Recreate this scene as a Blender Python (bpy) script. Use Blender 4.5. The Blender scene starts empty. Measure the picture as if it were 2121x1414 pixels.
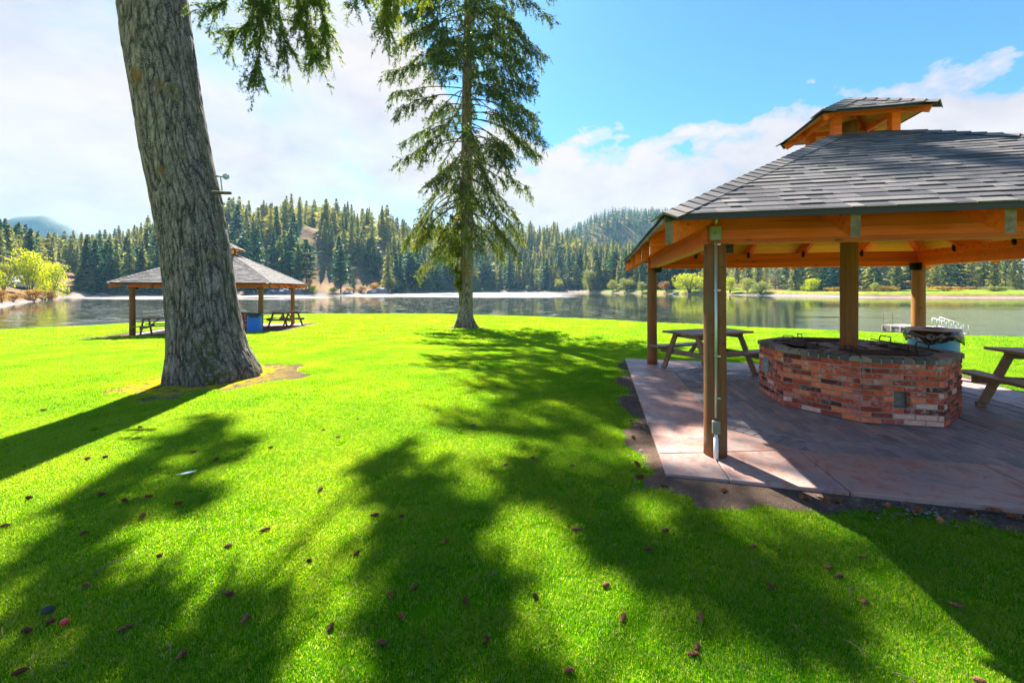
import bpy, bmesh, math, random
import numpy as np
from mathutils import Vector, Matrix, noise as mnoise

random.seed(7)
RNG = np.random.default_rng(11)
R = math.radians
SC = bpy.context.scene
COL = SC.collection

# ------------------------------------------------------------------ camera, sky, sun, exposure
CAM_Z = 1.8
F, CX, YH = 818.0, 1060.5, 598.0            # focal length and horizon in photo pixels
cam_d = bpy.data.cameras.new("camera")
cam = bpy.data.objects.new("camera", cam_d)
COL.objects.link(cam)
cam.location = (0, 0, CAM_Z)
cam.rotation_euler = (R(90), 0, 0)
cam_d.sensor_width = 36.0
cam_d.lens = F / 2121.0 * 36.0
cam_d.shift_y = -(707.0 - YH) / 2121.0
cam_d.clip_start = 0.05
cam_d.clip_end = 9000
SC.camera = cam

SUN_AZ, SUN_EL = R(-22.5), R(47.6)           # azimuth from +Y towards +X
SC.view_settings.view_transform = 'Standard'
SC.view_settings.look = 'None'
SC.view_settings.exposure = 2.0
SC.view_settings.gamma = 1.0
SC.cycles.max_bounces = 8
SC.cycles.diffuse_bounces = 3
SC.cycles.transparent_max_bounces = 8
SC.cycles.volume_bounces = 0
SC.cycles.volume_step_rate = 8
SC.cycles.caustics_reflective = False
SC.cycles.caustics_refractive = False
SC.cycles.use_denoising = True
SC.cycles.sample_clamp_indirect = 6

sl = bpy.data.lights.new("sun", 'SUN')
sl.energy = 5.0
sl.angle = R(0.55)
sl.color = (1.0, 0.93, 0.80)
sun = bpy.data.objects.new("sun", sl)
COL.objects.link(sun)
to_sun = Vector((math.sin(SUN_AZ) * math.cos(SUN_EL), math.cos(SUN_AZ) * math.cos(SUN_EL), math.sin(SUN_EL)))
sun.rotation_euler = to_sun.to_track_quat('Z', 'Y').to_euler()
sun.location = to_sun * 60


class NT:
    """small helper to write node trees"""
    def __init__(self, tree):
        self.t = tree; self.n = tree.nodes; self.l = tree.links
        self.n.clear()

    def new(self, kind, **kw):
        nd = self.n.new(kind)
        for k, v in kw.items():
            if k == 'ins':
                for kk, vv in v.items():
                    s = nd.inputs[kk]
                    if hasattr(vv, 'is_linked') or hasattr(vv, 'links'):
                        self.l.new(vv, s)
                    else:
                        s.default_value = vv
            else:
                setattr(nd, k, v)
        return nd

    def math(self, op, a, b=None, c=None, clamp=False):
        nd = self.n.new('ShaderNodeMath'); nd.operation = op; nd.use_clamp = clamp
        for i, v in enumerate((a, b, c)):
            if v is None: continue
            if isinstance(v, (int, float)): nd.inputs[i].default_value = v
            else: self.l.new(v, nd.inputs[i])
        return nd.outputs[0]

    def ramp(self, fac, stops, interp='LINEAR'):
        nd = self.n.new('ShaderNodeValToRGB'); nd.color_ramp.interpolation = interp
        e = nd.color_ramp.elements
        while len(e) < len(stops): e.new(0.5)
        for i, (p, c) in enumerate(stops):
            e[i].position = p
            if isinstance(c, (int, float)): c = (c, c, c)
            e[i].color = (*c, 1)
        if fac is not None: self.l.new(fac, nd.inputs[0])
        return nd.outputs[0]

    def noise(self, vec, scale, detail=4, rough=0.55, dist=0.0):
        nd = self.n.new('ShaderNodeTexNoise')
        nd.inputs['Scale'].default_value = scale; nd.inputs['Detail'].default_value = detail
        nd.inputs['Roughness'].default_value = rough; nd.inputs['Distortion'].default_value = dist
        if vec is not None: self.l.new(vec, nd.inputs['Vector'])
        return nd.outputs['Fac']

    def mapping(self, vec, scale=(1, 1, 1), loc=(0, 0, 0), rot=(0, 0, 0)):
        nd = self.n.new('ShaderNodeMapping')
        nd.inputs['Scale'].default_value = scale; nd.inputs['Location'].default_value = loc
        nd.inputs['Rotation'].default_value = rot
        self.l.new(vec, nd.inputs['Vector'])
        return nd.outputs[0]

    def mix(self, fac, a, b, blend='MIX'):
        nd = self.n.new('ShaderNodeMix'); nd.data_type = 'RGBA'; nd.blend_type = blend
        for s, v in ((nd.inputs[0], fac), (nd.inputs[6], a), (nd.inputs[7], b)):
            if isinstance(v, (int, float)): s.default_value = v
            elif isinstance(v, tuple): s.default_value = (*v, 1) if len(v) == 3 else v
            else: self.l.new(v, s)
        return nd.outputs[2]

    def attr(self, name):
        nd = self.n.new('ShaderNodeAttribute'); nd.attribute_name = name
        return nd

    def bump(self, h, strength=0.5, dist=0.02, normal=None):
        nd = self.n.new('ShaderNodeBump')
        nd.inputs['Strength'].default_value = strength; nd.inputs['Distance'].default_value = dist
        self.l.new(h, nd.inputs['Height'])
        if normal is not None: self.l.new(normal, nd.inputs['Normal'])
        return nd.outputs[0]


# world: physical sky, with clouds laid out by compass direction and height above the horizon
W = bpy.data.worlds.new("World"); SC.world = W; W.use_nodes = True
w = NT(W.node_tree)
sky = w.new('ShaderNodeTexSky', sky_type='NISHITA')
sky.sun_disc = False; sky.sun_elevation = SUN_EL; sky.sun_rotation = SUN_AZ
sky.air_density = 1.0; sky.dust_density = 0.6; sky.ozone_density = 1.6; sky.altitude = 600
tc = w.new('ShaderNodeTexCoord')
sep = w.new('ShaderNodeSeparateXYZ', ins={0: tc.outputs['Generated']})
az = w.math('ARCTAN2', sep.outputs[0], sep.outputs[1])          # radians, 0 = +Y
el = w.math('ARCSINE', w.math('MINIMUM', w.math('MAXIMUM', sep.outputs[2], -1.0), 1.0))
azn = w.math('ADD', w.math('MULTIPLY', az, 1 / math.pi / 2), 0.5)  # 0..1
def A(deg): return 0.5 + deg / 360.0
thr = w.ramp(azn, [(0.0, 0.30), (A(-75), 0.42), (A(-55), 0.80), (A(-30), 0.80), (A(-17), 0.68), (A(-7), 0.40), (A(3), 0.325),
                   (A(13), 0.33), (A(23), 0.345), (A(33), 0.405), (A(40), 0.43), (A(49), 0.42), (A(58), 0.33), (1.0, 0.30)])
cv = w.mapping(tc.outputs['Generated'], scale=(1, 1, 1.9))
n1 = w.noise(cv, 2.6, 9, 0.58, 0.25)
n2 = w.noise(w.mapping(tc.outputs['Generated'], scale=(1, 1, 2.6), loc=(3.1, 0.4, 2.2)), 1.5, 7, 0.6, 0.5)
cn = w.noise(cv, 9.0, 8, 0.6, 0.15)
e1 = w.math('SUBTRACT', thr, w.math('MULTIPLY', el, 1.0))
e1 = w.math('ADD', e1, w.math('MULTIPLY', w.math('SUBTRACT', n1, 0.5), 0.42))
e1 = w.math('ADD', e1, w.math('MULTIPLY', w.math('SUBTRACT', cn, 0.5), 0.24))
cover = w.ramp(e1, [(0.0, 0.0), (0.014, 0.55), (0.045, 1.0)], 'EASE')
thin = w.ramp(n2, [(0.36, 0.50), (0.47, 0.88), (0.58, 1.0)])     # thinner cover lets blue through
leftish = w.ramp(azn, [(A(-10), 1.0), (A(6), 0.0)])
dens = w.math('MULTIPLY', cover, w.math('SUBTRACT', 1.0, w.math('MULTIPLY', leftish, w.math('SUBTRACT', 1.0, thin))))
ccol = w.ramp(w.math('ADD', w.math('MULTIPLY', n1, 0.5), w.math('MULTIPLY', cn, 0.5)),
              [(0.34, (0.74, 0.75, 0.82)), (0.47, (0.90, 0.90, 0.945)), (0.58, (1.0, 0.995, 1.0))])
skyc = w.mix(1.0, sky.outputs[0], (0.0275, 0.050, 0.066), 'MULTIPLY')
# cloud radiance in the same units as the scaled sky
CLOUD = 0.238
cc = w.mix(1.0, ccol, (CLOUD, CLOUD * .925, CLOUD * .90), 'MULTIPLY')
full = w.mix(dens, skyc, cc)
bg = w.new('ShaderNodeBackground', ins={'Color': full, 'Strength': 1.0})
wo = w.new('ShaderNodeOutputWorld'); w.l.new(bg.outputs[0], wo.inputs[0])

# ------------------------------------------------------------------ small geometry library
def px(u, y, z=None, Y=None):
    """photo pixel -> point: on height z, or at depth Y"""
    if Y is None: Y = F * (CAM_Z - z) / (y - YH)
    return Vector(((u - CX) / F * Y, Y, CAM_Z - (y - YH) * Y / F))


class MB:
    def __init__(s):
        s.v = []; s.f = []; s.c = []; s.uv = []; s.m = []
    def face(s, pts, c=0.5, uv=None, m=0):
        k = len(s.v); s.v += [tuple(p) for p in pts]; s.f.append(tuple(range(k, k + len(pts))))
        s.c.append(c); s.uv.append(uv); s.m.append(m)
    def box(s, c, size, rot=None, col=0.5, bev=0.0, m=0):
        hx, hy, hz = size[0] / 2, size[1] / 2, size[2] / 2
        M = rot if rot is not None else Matrix.Identity(3)
        c = Vector(c)
        if bev <= 0:
            P = [c + M @ Vector((x, y, z)) for x in (-hx, hx) for y in (-hy, hy) for z in (-hz, hz)]
            k = len(s.v); s.v += [tuple(p) for p in P]
            for q in ((0, 1, 3, 2), (4, 6, 7, 5), (0, 4, 5, 1), (2, 3, 7, 6), (0, 2, 6, 4), (1, 5, 7, 3)):
                s.f.append(tuple(k + i for i in q)); s.c.append(col); s.uv.append(None); s.m.append(m)
            return
        b = min(bev, hx * .6, hy * .6, hz * .6)
        # chamfered box: 24 verts
        idx = {}
        k = len(s.v)
        for sx in (-1, 1):
            for sy in (-1, 1):
                for sz in (-1, 1):
                    for ax in range(3):
                        p = [sx * (hx - b), sy * (hy - b), sz * (hz - b)]
                        p[ax] = (sx, sy, sz)[ax] * (hx, hy, hz)[ax]
                        idx[(sx, sy, sz, ax)] = k; k += 1
                        s.v.append(tuple(c + M @ Vector(p)))
        def add(q):
            P = [Vector(s.v[i]) for i in q]
            n = (P[1] - P[0]).cross(P[2] - P[0]); ctr = sum(P, Vector()) / len(P) - c
            if n.dot(ctr) < 0: q = q[::-1]
            s.f.append(tuple(q)); s.c.append(col); s.uv.append(None); s.m.append(m)
        for ax in range(3):
            a, d = [i for i in range(3) if i != ax]
            for sg in (-1, 1):
                q = []
                for (p1, p2) in ((-1, -1), (1, -1), (1, 1), (-1, 1)):
                    t = [0, 0, 0]; t[ax] = sg; t[a] = p1; t[d] = p2
                    q.append(idx[(*t, ax)])
                add(q)
            # edges parallel to ax
            for p1 in (-1, 1):
                for p2 in (-1, 1):
                    t0 = [0, 0, 0]; t0[a] = p1; t0[d] = p2; t1 = t0[:]
                    t0[ax] = -1; t1[ax] = 1
                    add([idx[(*t0, a)], idx[(*t1, a)], idx[(*t1, d)], idx[(*t0, d)]])
        for sx in (-1, 1):
            for sy in (-1, 1):
                for sz in (-1, 1):
                    add([idx[(sx, sy, sz, 0)], idx[(sx, sy, sz, 1)], idx[(sx, sy, sz, 2)]])
    def beam(s, p0, p1, wd, ht, up=(0, 0, 1), col=0.5, bev=0.004, m=0):
        """box from p0 to p1 (centre line), wd across, ht along up; local x = length"""
        p0, p1 = Vector(p0), Vector(p1); x = (p1 - p0); L = x.length; x.normalize()
        y = Vector(up).cross(x).normalized(); z = x.cross(y)
        M = Matrix((x, y, z)).transposed()
        s.box((p0 + p1) / 2, (L, wd, ht), M, col, bev, m)
    def tube(s, pts, rad, n=12, caps=True, col=0.5, m=0):
        pts = [Vector(p) for p in pts]
        if isinstance(rad, (int, float)): rad = [rad] * len(pts)
        k0 = len(s.v); ref = None
        for i, p in enumerate(pts):
            d = (pts[min(i + 1, len(pts) - 1)] - pts[max(i - 1, 0)]).normalized()
            if ref is None:
                ref = Vector((1, 0, 0)) if abs(d.x) < .8 else Vector((0, 1, 0))
            a = (ref - d * ref.dot(d)).normalized(); ref = a; b = d.cross(a)
            for j in range(n):
                t = 2 * math.pi * j / n
                s.v.append(tuple(p + (a * math.cos(t) + b * math.sin(t)) * rad[i]))
        for i in range(len(pts) - 1):
            for j in range(n):
                q = (k0 + i * n + j, k0 + i * n + (j + 1) % n, k0 + (i + 1) * n + (j + 1) % n, k0 + (i + 1) * n + j)
                s.f.append(q); s.c.append(col); s.uv.append(None); s.m.append(m)
        if caps:
            s.f.append(tuple(k0 + j for j in range(n))[::-1]); s.f.append(tuple(k0 + (len(pts) - 1) * n + j for j in range(n)))
            s.c += [col] * 2; s.uv += [None] * 2; s.m += [m] * 2
    def lathe(s, prof, c=(0, 0, 0), n=32, col=0.5, m=0):
        k0 = len(s.v); c = Vector(c)
        for (r, z) in prof:
            for j in range(n):
                t = 2 * math.pi * j / n
                s.v.append((c.x + r * math.cos(t), c.y + r * math.sin(t), c.z + z))
        for i in range(len(prof) - 1):
            for j in range(n):
                s.f.append((k0 + i * n + j, k0 + i * n + (j + 1) % n, k0 + (i + 1) * n + (j + 1) % n, k0 + (i + 1) * n + j))
                s.c.append(col); s.uv.append(None); s.m.append(m)
    def prism(s, poly, z0, z1, col=0.5, bev=0.0):
        n = len(poly)
        if bev:
            ctr = Vector((sum(p[0] for p in poly) / n, sum(p[1] for p in poly) / n))
            ins = []
            for p in poly:
                d = (ctr - Vector(p[:2])); ins.append(Vector(p[:2]) + d.normalized() * bev)
            s.face([(p[0], p[1], z1) for p in ins], col)
            for i in range(n):
                j = (i + 1) % n
                s.face([(poly[i][0], poly[i][1], z1 - bev * .6), (poly[j][0], poly[j][1], z1 - bev * .6), (ins[j].x, ins[j].y, z1), (ins[i].x, ins[i].y, z1)], col)
            z1 = z1 - bev * .6
        else:
            s.face([(p[0], p[1], z1) for p in poly], col)
        s.face([(p[0], p[1], z0) for p in poly][::-1], col)
        for i in range(n):
            j = (i + 1) % n
            s.face([(poly[i][0], poly[i][1], z0), (poly[j][0], poly[j][1], z0), (poly[j][0], poly[j][1], z1), (poly[i][0], poly[i][1], z1)], col)
    def build(s, name, mats, parent=None, smooth=False, loc=None):
        me = bpy.data.meshes.new(name)
        me.from_pydata(s.v, [], s.f); me.update()
        if not isinstance(mats, (list, tuple)): mats = [mats]
        for m_ in mats: me.materials.append(m_)
        at = me.attributes.new('tone', 'FLOAT', 'FACE'); at.data.foreach_set('value', np.array(s.c, dtype=np.float32))
        if len(mats) > 1: me.polygons.foreach_set('material_index', s.m)
        if smooth: me.polygons.foreach_set('use_smooth', [True] * len(s.f))
        o = bpy.data.objects.new(name, me); COL.objects.link(o)
        if parent is not None: o.parent = parent
        if loc is not None: o.location = loc
        return o


def np_mesh(name, V, Fa, mat, parent=None, tone=None, smooth=False, extra=None):
    """V (n,3), Fa (m,3 or 4)"""
    me = bpy.data.meshes.new(name)
    V = np.ascontiguousarray(V, dtype=np.float32); Fa = np.ascontiguousarray(Fa, dtype=np.int32)
    k = Fa.shape[1]
    me.vertices.add(len(V)); me.vertices.foreach_set('co', V.ravel())
    me.loops.add(Fa.size); me.loops.foreach_set('vertex_index', Fa.ravel())
    me.polygons.add(len(Fa)); me.polygons.foreach_set('loop_start', np.arange(0, Fa.size, k, dtype=np.int32))
    try: me.polygons.foreach_set('loop_total', np.full(len(Fa), k, dtype=np.int32))
    except Exception: pass
    if smooth: me.polygons.foreach_set('use_smooth', np.ones(len(Fa), dtype=bool))
    if tone is not None:
        at = me.attributes.new('tone', 'FLOAT', 'FACE'); at.data.foreach_set('value', np.asarray(tone, dtype=np.float32))
    if extra:
        for nme, arr in extra.items():
            at = me.attributes.new(nme, 'FLOAT', 'POINT'); at.data.foreach_set('value', np.asarray(arr, dtype=np.float32))
    me.update(calc_edges=True); me.materials.append(mat)
    if parent == 'mesh': return me
    o = bpy.data.objects.new(name, me); COL.objects.link(o)
    if parent is not None: o.parent = parent
    return o


def thing(name, label, cat, loc=(0, 0, 0), rz=0, group=None):
    o = bpy.data.objects.new(name, None); COL.objects.link(o); o.location = loc; o.rotation_euler = (0, 0, rz)
    o.empty_display_size = 0.2
    return tag(o, label, cat, group)
def tag(o, label, cat, group=None):
    o['label'] = label; o['category'] = cat
    if group: o['group'] = group
    return o
def struct(o, kind='structure', label=None):
    o['kind'] = kind
    if label: o['label'] = label
    return o
def copy_tree(o, parent=None):
    c = o.copy(); COL.objects.link(c); c.parent = parent
    for ch in list(o.children): copy_tree(ch, c)
    return c

# ------------------------------------------------------------------ materials
def mat(name):
    m = bpy.data.materials.new(name); m.use_nodes = True
    return m, NT(m.node_tree)
def finish(nt, shader):
    o = nt.new('ShaderNodeOutputMaterial'); nt.l.new(shader, o.inputs[0])
def principled(nt, color, rough=0.6, normal=None, metal=0.0, spec=0.5, **kw):
    p = nt.new('ShaderNodeBsdfPrincipled')
    for k, v in (('Base Color', color), ('Roughness', rough), ('Metallic', metal), ('Specular IOR Level', spec)):
        if isinstance(v, (int, float)): p.inputs[k].default_value = v
        elif isinstance(v, tuple): p.inputs[k].default_value = (*v, 1)
        else: nt.l.new(v, p.inputs[k])
    if normal is not None: nt.l.new(normal, p.inputs['Normal'])
    for k, v in kw.items(): p.inputs[k].default_value = v
    return p.outputs[0]
def simple(name, color, rough=0.6, metal=0.0, var=0.25, scale=6.0, bump=0.15, spec=0.5):
    m, n = mat(name); c = n.new('ShaderNodeTexCoord').outputs['Object']
    f = n.noise(c, scale, 6, 0.6)
    k = n.ramp(f, [(0.3, 1 - var), (0.7, 1 + var * .6)])
    col = n.mix(1.0, color, k, 'MULTIPLY')
    finish(n, principled(n, col, rough, n.bump(n.noise(c, scale * 12, 4), bump, 0.004), metal, spec))
    return m
def leafy(name, stops, trans=0.45, rough=0.55, objvar=0.25, tcol=(1.3, 1.25, 0.5)):
    """foliage: tone attribute picks the hue of each leaf, the object's own random number shifts it"""
    m, n = mat(name)
    t = n.attr('tone').outputs['Fac']
    oi = n.new('ShaderNodeObjectInfo').outputs['Random']
    f = n.math('ADD', t, n.math('MULTIPLY', n.math('SUBTRACT', oi, 0.5), objvar), clamp=True)
    col = n.ramp(f, stops)
    d = principled(n, col, rough, spec=0.25)
    tr = n.new('ShaderNodeBsdfTranslucent'); n.l.new(n.mix(1.0, col, tcol, 'MULTIPLY'), tr.inputs[0])
    mx = n.new('ShaderNodeMixShader'); mx.inputs[0].default_value = trans
    n.l.new(d, mx.inputs[1]); n.l.new(tr.outputs[0], mx.inputs[2])
    finish(n, mx.outputs[0])
    return m
def wood(name, base, dark, rough=0.55, grain=(1.2, 26, 26), knots=True, var=0.35, weather=None, coord='Object', lam=0):
    m, n = mat(name); c = n.new('ShaderNodeTexCoord').outputs[coord]
    t = n.attr('tone').outputs['Fac']
    off = n.new('ShaderNodeVectorMath', operation='ADD'); n.l.new(c, off.inputs[0])
    cmb = n.new('ShaderNodeCombineXYZ'); n.l.new(n.math('MULTIPLY', t, 37.0), cmb.inputs[0]); n.l.new(n.math('MULTIPLY', t, 11.0), cmb.inputs[1]); n.l.new(n.math('MULTIPLY', t, 23.0), cmb.inputs[2])
    n.l.new(cmb.outputs[0], off.inputs[1])
    v = n.mapping(off.outputs[0], scale=grain)
    g = n.noise(v, 1.0, 7, 0.62, 0.6)
    g2 = n.noise(n.mapping(off.outputs[0], scale=(grain[0] * 4, grain[1] * 4, grain[2] * 4)), 1.0, 4, 0.6)
    f = n.math('ADD', n.math('MULTIPLY', g, 0.75), n.math('MULTIPLY', g2, 0.25))
    col = n.ramp(f, [(0.28, dark), (0.50, base), (0.72, tuple(min(1, x * 1.35) for x in base))])
    tv = n.ramp(t, [(0, 1 - var), (1, 1 + var)])
    col = n.mix(1.0, col, tv, 'MULTIPLY')
    if lam:
        sp = n.new('ShaderNodeSeparateXYZ'); n.l.new(c, sp.inputs[0])
        fl = n.math('FLOOR', n.math('MULTIPLY', sp.outputs[2], 1 / lam))
        wn = n.new('ShaderNodeTexWhiteNoise', noise_dimensions='1D'); n.l.new(n.math('ADD', fl, n.math('MULTIPLY', t, 13.7)), wn.inputs['W'])
        col = n.mix(1.0, col, n.ramp(wn.outputs['Value'], [(0, 0.72), (1, 1.22)]), 'MULTIPLY')
    if knots:
        vo = n.new('ShaderNodeTexVoronoi'); vo.inputs['Scale'].default_value = 1.0
        n.l.new(n.mapping(off.outputs[0], scale=(2.2, 7, 7)), vo.inputs['Vector'])
        kk = n.ramp(vo.outputs['Distance'], [(0.05, 0.30), (0.12, 1.0)])
        col = n.mix(1.0, col, kk, 'MULTIPLY')
    if weather:
        wf = n.ramp(n.noise(c, 3.0, 6, 0.65), [(0.40, 0.0), (0.66, 0.85)])
        col = n.mix(wf, col, weather)
    finish(n, principled(n, col, rough, n.bump(f, 0.35, 0.004), spec=0.35))
    return m

M = {}
M['cedar'] = wood('cedar_beam_wood', (0.92, 0.150, 0.006), (0.48, 0.048, 0.002), 0.45, grain=(1.0, 14, 30), lam=0.045)
M['rafter'] = wood('rafter_wood', (0.92, 0.170, 0.008), (0.52, 0.066, 0.003), 0.5, grain=(1.0, 20, 20))
M['deck'] = wood('roof_board_wood', (0.97, 0.46, 0.03), (0.86, 0.30, 0.018), 0.5, grain=(0.8, 18, 18), var=0.22)
M['endgrain'] = wood('weathered_end_grain', (0.24, 0.17, 0.11), (0.09, 0.07, 0.05), 0.8, grain=(14, 14, 14), knots=False, var=0.2)
M['post'] = wood('treated_log', (0.27, 0.098, 0.034), (0.085, 0.030, 0.012), 0.8, grain=(34, 34, 0.9), var=0.3, weather=(0.19, 0.120, 0.060))
M['warmpost'] = wood('peeled_log_sun_tint', (0.34, 0.16, 0.045), (0.14, 0.06, 0.018), 0.6, grain=(24, 24, 1.1), var=0.2)  # warmer copy of the post wood with sunlight put into its colour
M['table'] = wood('stained_table_wood', (0.235, 0.115, 0.062), (0.10, 0.048, 0.028), 0.5, grain=(1.4, 26, 26), var=0.3, weather=(0.27, 0.22, 0.19))
M['steel'] = simple('galvanised_steel', (0.52, 0.56, 0.54), 0.38, 0.6, 0.12, 4, 0.05)
M['boxgrey'] = simple('painted_grey_box', (0.23, 0.25, 0.20), 0.5, 0.3, 0.2, 12, 0.1)
M['blackmetal'] = simple('black_steel', (0.018, 0.018, 0.018), 0.45, 0.5, 0.3, 20, 0.1)
M['fascia'] = simple('dark_drip_edge', (0.014, 0.018, 0.016), 0.4, 0.2, 0.15, 3, 0.05)
M['white'] = simple('white_paint', (0.80, 0.80, 0.78), 0.4, 0.0, 0.05, 3, 0.03)
M['soot'] = simple('sooty_concrete', (0.045, 0.042, 0.040), 0.9, 0, 0.5, 9, 0.5)
M['rust'] = simple('rusty_grate_steel', (0.060, 0.034, 0.022), 0.7, 0.3, 0.5, 14, 0.3)
M['bluedoor'] = simple('pale_blue_door', (0.20, 0.33, 0.40), 0.6, 0.2, 0.35, 14, 0.2)
M['barrel_light'] = simple('light_blue_plastic', (0.055, 0.40, 0.72), 0.35, 0, 0.12, 3, 0.03)
M['barrel_blue'] = simple('bright_blue_plastic', (0.010, 0.21, 0.82), 0.35, 0, 0.12, 3, 0.03)
M['bag'] = simple('black_plastic_bag', (0.012, 0.012, 0.014), 0.16, 0, 0.2, 8, 0.3, spec=0.8)
M['rim'] = simple('pale_barrel_rim', (0.42, 0.36, 0.32), 0.5, 0.2, 0.3, 12, 0.2)
M['dock'] = simple('bleached_dock_planks', (0.36, 0.31, 0.28), 0.7, 0, 0.2, 5, 0.2)
M['wire'] = simple('wire', (0.05, 0.05, 0.055), 0.6)
M['stone'] = simple('grey_boulder', (0.26, 0.25, 0.26), 0.85, 0, 0.5, 0.8, 0.8)
M['housewall'] = simple('pale_house_wall', (0.60, 0.56, 0.50), 0.8)
M['houseroof'] = simple('pale_metal_roof', (0.55, 0.57, 0.58), 0.5, 0, .15, 1)
M['twig'] = simple('dry_twig', (0.22, 0.15, 0.09), 0.8, 0, 0.4, 20, 0.3)
M['feather'] = simple('white_feather', (0.85, 0.87, 0.9), 0.7, 0, 0.05, 10, 0.05)
M['red'] = simple('red_fruit', (0.55, 0.03, 0.02), 0.35, 0, 0.1, 10, 0.05)

# shingles
m, n = mat('architectural_shingles'); c = n.new('ShaderNodeTexCoord').outputs['Object']; t = n.attr('tone').outputs['Fac']
col = n.ramp(t, [(0.0, (0.060, 0.058, 0.066)), (0.40, (0.140, 0.130, 0.135)), (0.75, (0.245, 0.215, 0.20)), (1.0, (0.36, 0.31, 0.27))])
gr = n.noise(c, 160, 3, 0.8); col = n.mix(1.0, col, n.ramp(gr, [(0.3, 0.65), (0.7, 1.4)]), 'MULTIPLY')
big = n.noise(c, 1.6, 4, 0.6); col = n.mix(1.0, col, n.ramp(big, [(0.35, 0.88), (0.65, 1.12)]), 'MULTIPLY')
finish(n, principled(n, col, 0.85, n.bump(gr, 0.5, 0.003), spec=0.3)); M['shingle'] = m

# bricks: tone picks the kind of brick, white efflorescence patches
m, n = mat('reclaimed_bricks'); c = n.new('ShaderNodeTexCoord').outputs['Object']; t = n.attr('tone').outputs['Fac']
col = n.ramp(t, [(0.0, (0.131, 0.032, 0.024)), (0.12, (0.298, 0.058, 0.038)), (0.30, (0.507, 0.084, 0.043)), (0.5, (0.665, 0.123, 0.054)),
                 (0.66, (0.805, 0.217, 0.095)), (0.78, (0.473, 0.109, 0.081)), (0.86, (0.595, 0.203, 0.149)), (0.93, (0.805, 0.464, 0.378)), (1.0, (0.900, 0.652, 0.567))], 'CONSTANT')
f1 = n.noise(c, 24, 6, 0.7); col = n.mix(1.0, col, n.ramp(f1, [(0.3, 0.7), (0.7, 1.25)]), 'MULTIPLY')
wf = n.math('MULTIPLY', n.ramp(n.noise(c, 13, 6, 0.72, 0.8), [(0.52, 0.0), (0.61, 0.75)]), n.ramp(n.noise(c, 2.3, 3, 0.6), [(0.42, 0.15), (0.62, 1.0)]))
col = n.mix(wf, col, (0.56, 0.52, 0.49))
finish(n, principled(n, col, 0.85, n.bump(f1, 0.6, 0.006), spec=0.2)); M['brick'] = m
M['mortar'] = simple('grey_mortar', (0.33, 0.325, 0.29), 0.9, 0, 0.35, 9, 0.5)
m, n = mat('dark_cap_bricks'); c = n.new('ShaderNodeTexCoord').outputs['Object']; t = n.attr('tone').outputs['Fac']
col = n.ramp(t, [(0, (0.035, 0.040, 0.050)), (0.5, (0.075, 0.080, 0.095)), (0.8, (0.13, 0.095, 0.10)), (1, (0.24, 0.22, 0.20))])
f1 = n.noise(c, 24, 6, 0.7); col = n.mix(1.0, col, n.ramp(f1, [(0.3, 0.7), (0.7, 1.3)]), 'MULTIPLY')
finish(n, principled(n, col, 0.6, n.bump(f1, 0.5, 0.005), spec=0.5)); M['capbrick'] = m
# pavers and stamped concrete
m, n = mat('clay_pavers'); c = n.new('ShaderNodeTexCoord').outputs['Object']; t = n.attr('tone').outputs['Fac']
col = n.ramp(t, [(0, (0.17, 0.155, 0.16)), (0.5, (0.30, 0.255, 0.25)), (0.85, (0.38, 0.29, 0.265)), (1, (0.46, 0.25, 0.20))])
f1 = n.noise(c, 30, 6, 0.7); col = n.mix(1.0, col, n.ramp(f1, [(0.3, 0.75), (0.7, 1.2)]), 'MULTIPLY')
f2 = n.noise(c, 1.1, 5, 0.6); col = n.mix(n.ramp(f2, [(0.45, 0.0), (0.75, 0.5)]), col, (0.24, 0.23, 0.235))
finish(n, principled(n, col, 0.62, n.bump(f1, 0.4, 0.004), spec=0.45)); M['paver'] = m
m, n = mat('stamped_concrete'); c = n.new('ShaderNodeTexCoord').outputs['Object']; t = n.attr('tone').outputs['Fac']
f1 = n.noise(c, 1.6, 7, 0.62, 0.6); f2 = n.noise(n.mapping(c, loc=(5, 2, 0)), 5.5, 8, 0.7, 1.5); f3 = n.noise(c, 60, 3, 0.7)
col = n.ramp(f1, [(0.30, (0.22, 0.20, 0.215)), (0.45, (0.36, 0.27, 0.245)), (0.58, (0.45, 0.26, 0.205)), (0.72, (0.42, 0.36, 0.33))])
col = n.mix(1.0, col, n.ramp(t, [(0, 0.85), (1, 1.12)]), 'MULTIPLY')
col = n.mix(n.ramp(f2, [(0.48, 0), (0.64, 0.75)]), col, (0.34, 0.115, 0.080))
col = n.mix(n.ramp(n.noise(n.mapping(c, loc=(1, 7, 0)), 9, 6, 0.7, 0.8), [(0.60, 0.0), (0.72, 0.7)]), col, (0.09, 0.075, 0.07))
hb_ = n.math('ADD', n.math('MULTIPLY', f2, 0.8), n.math('MULTIPLY', f3, 0.2))
finish(n, principled(n, col, n.ramp(f2, [(0.3, 0.42), (0.7, 0.68)]), n.bump(hb_, 0.5, 0.012), spec=0.5)); M['concrete'] = m

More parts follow.
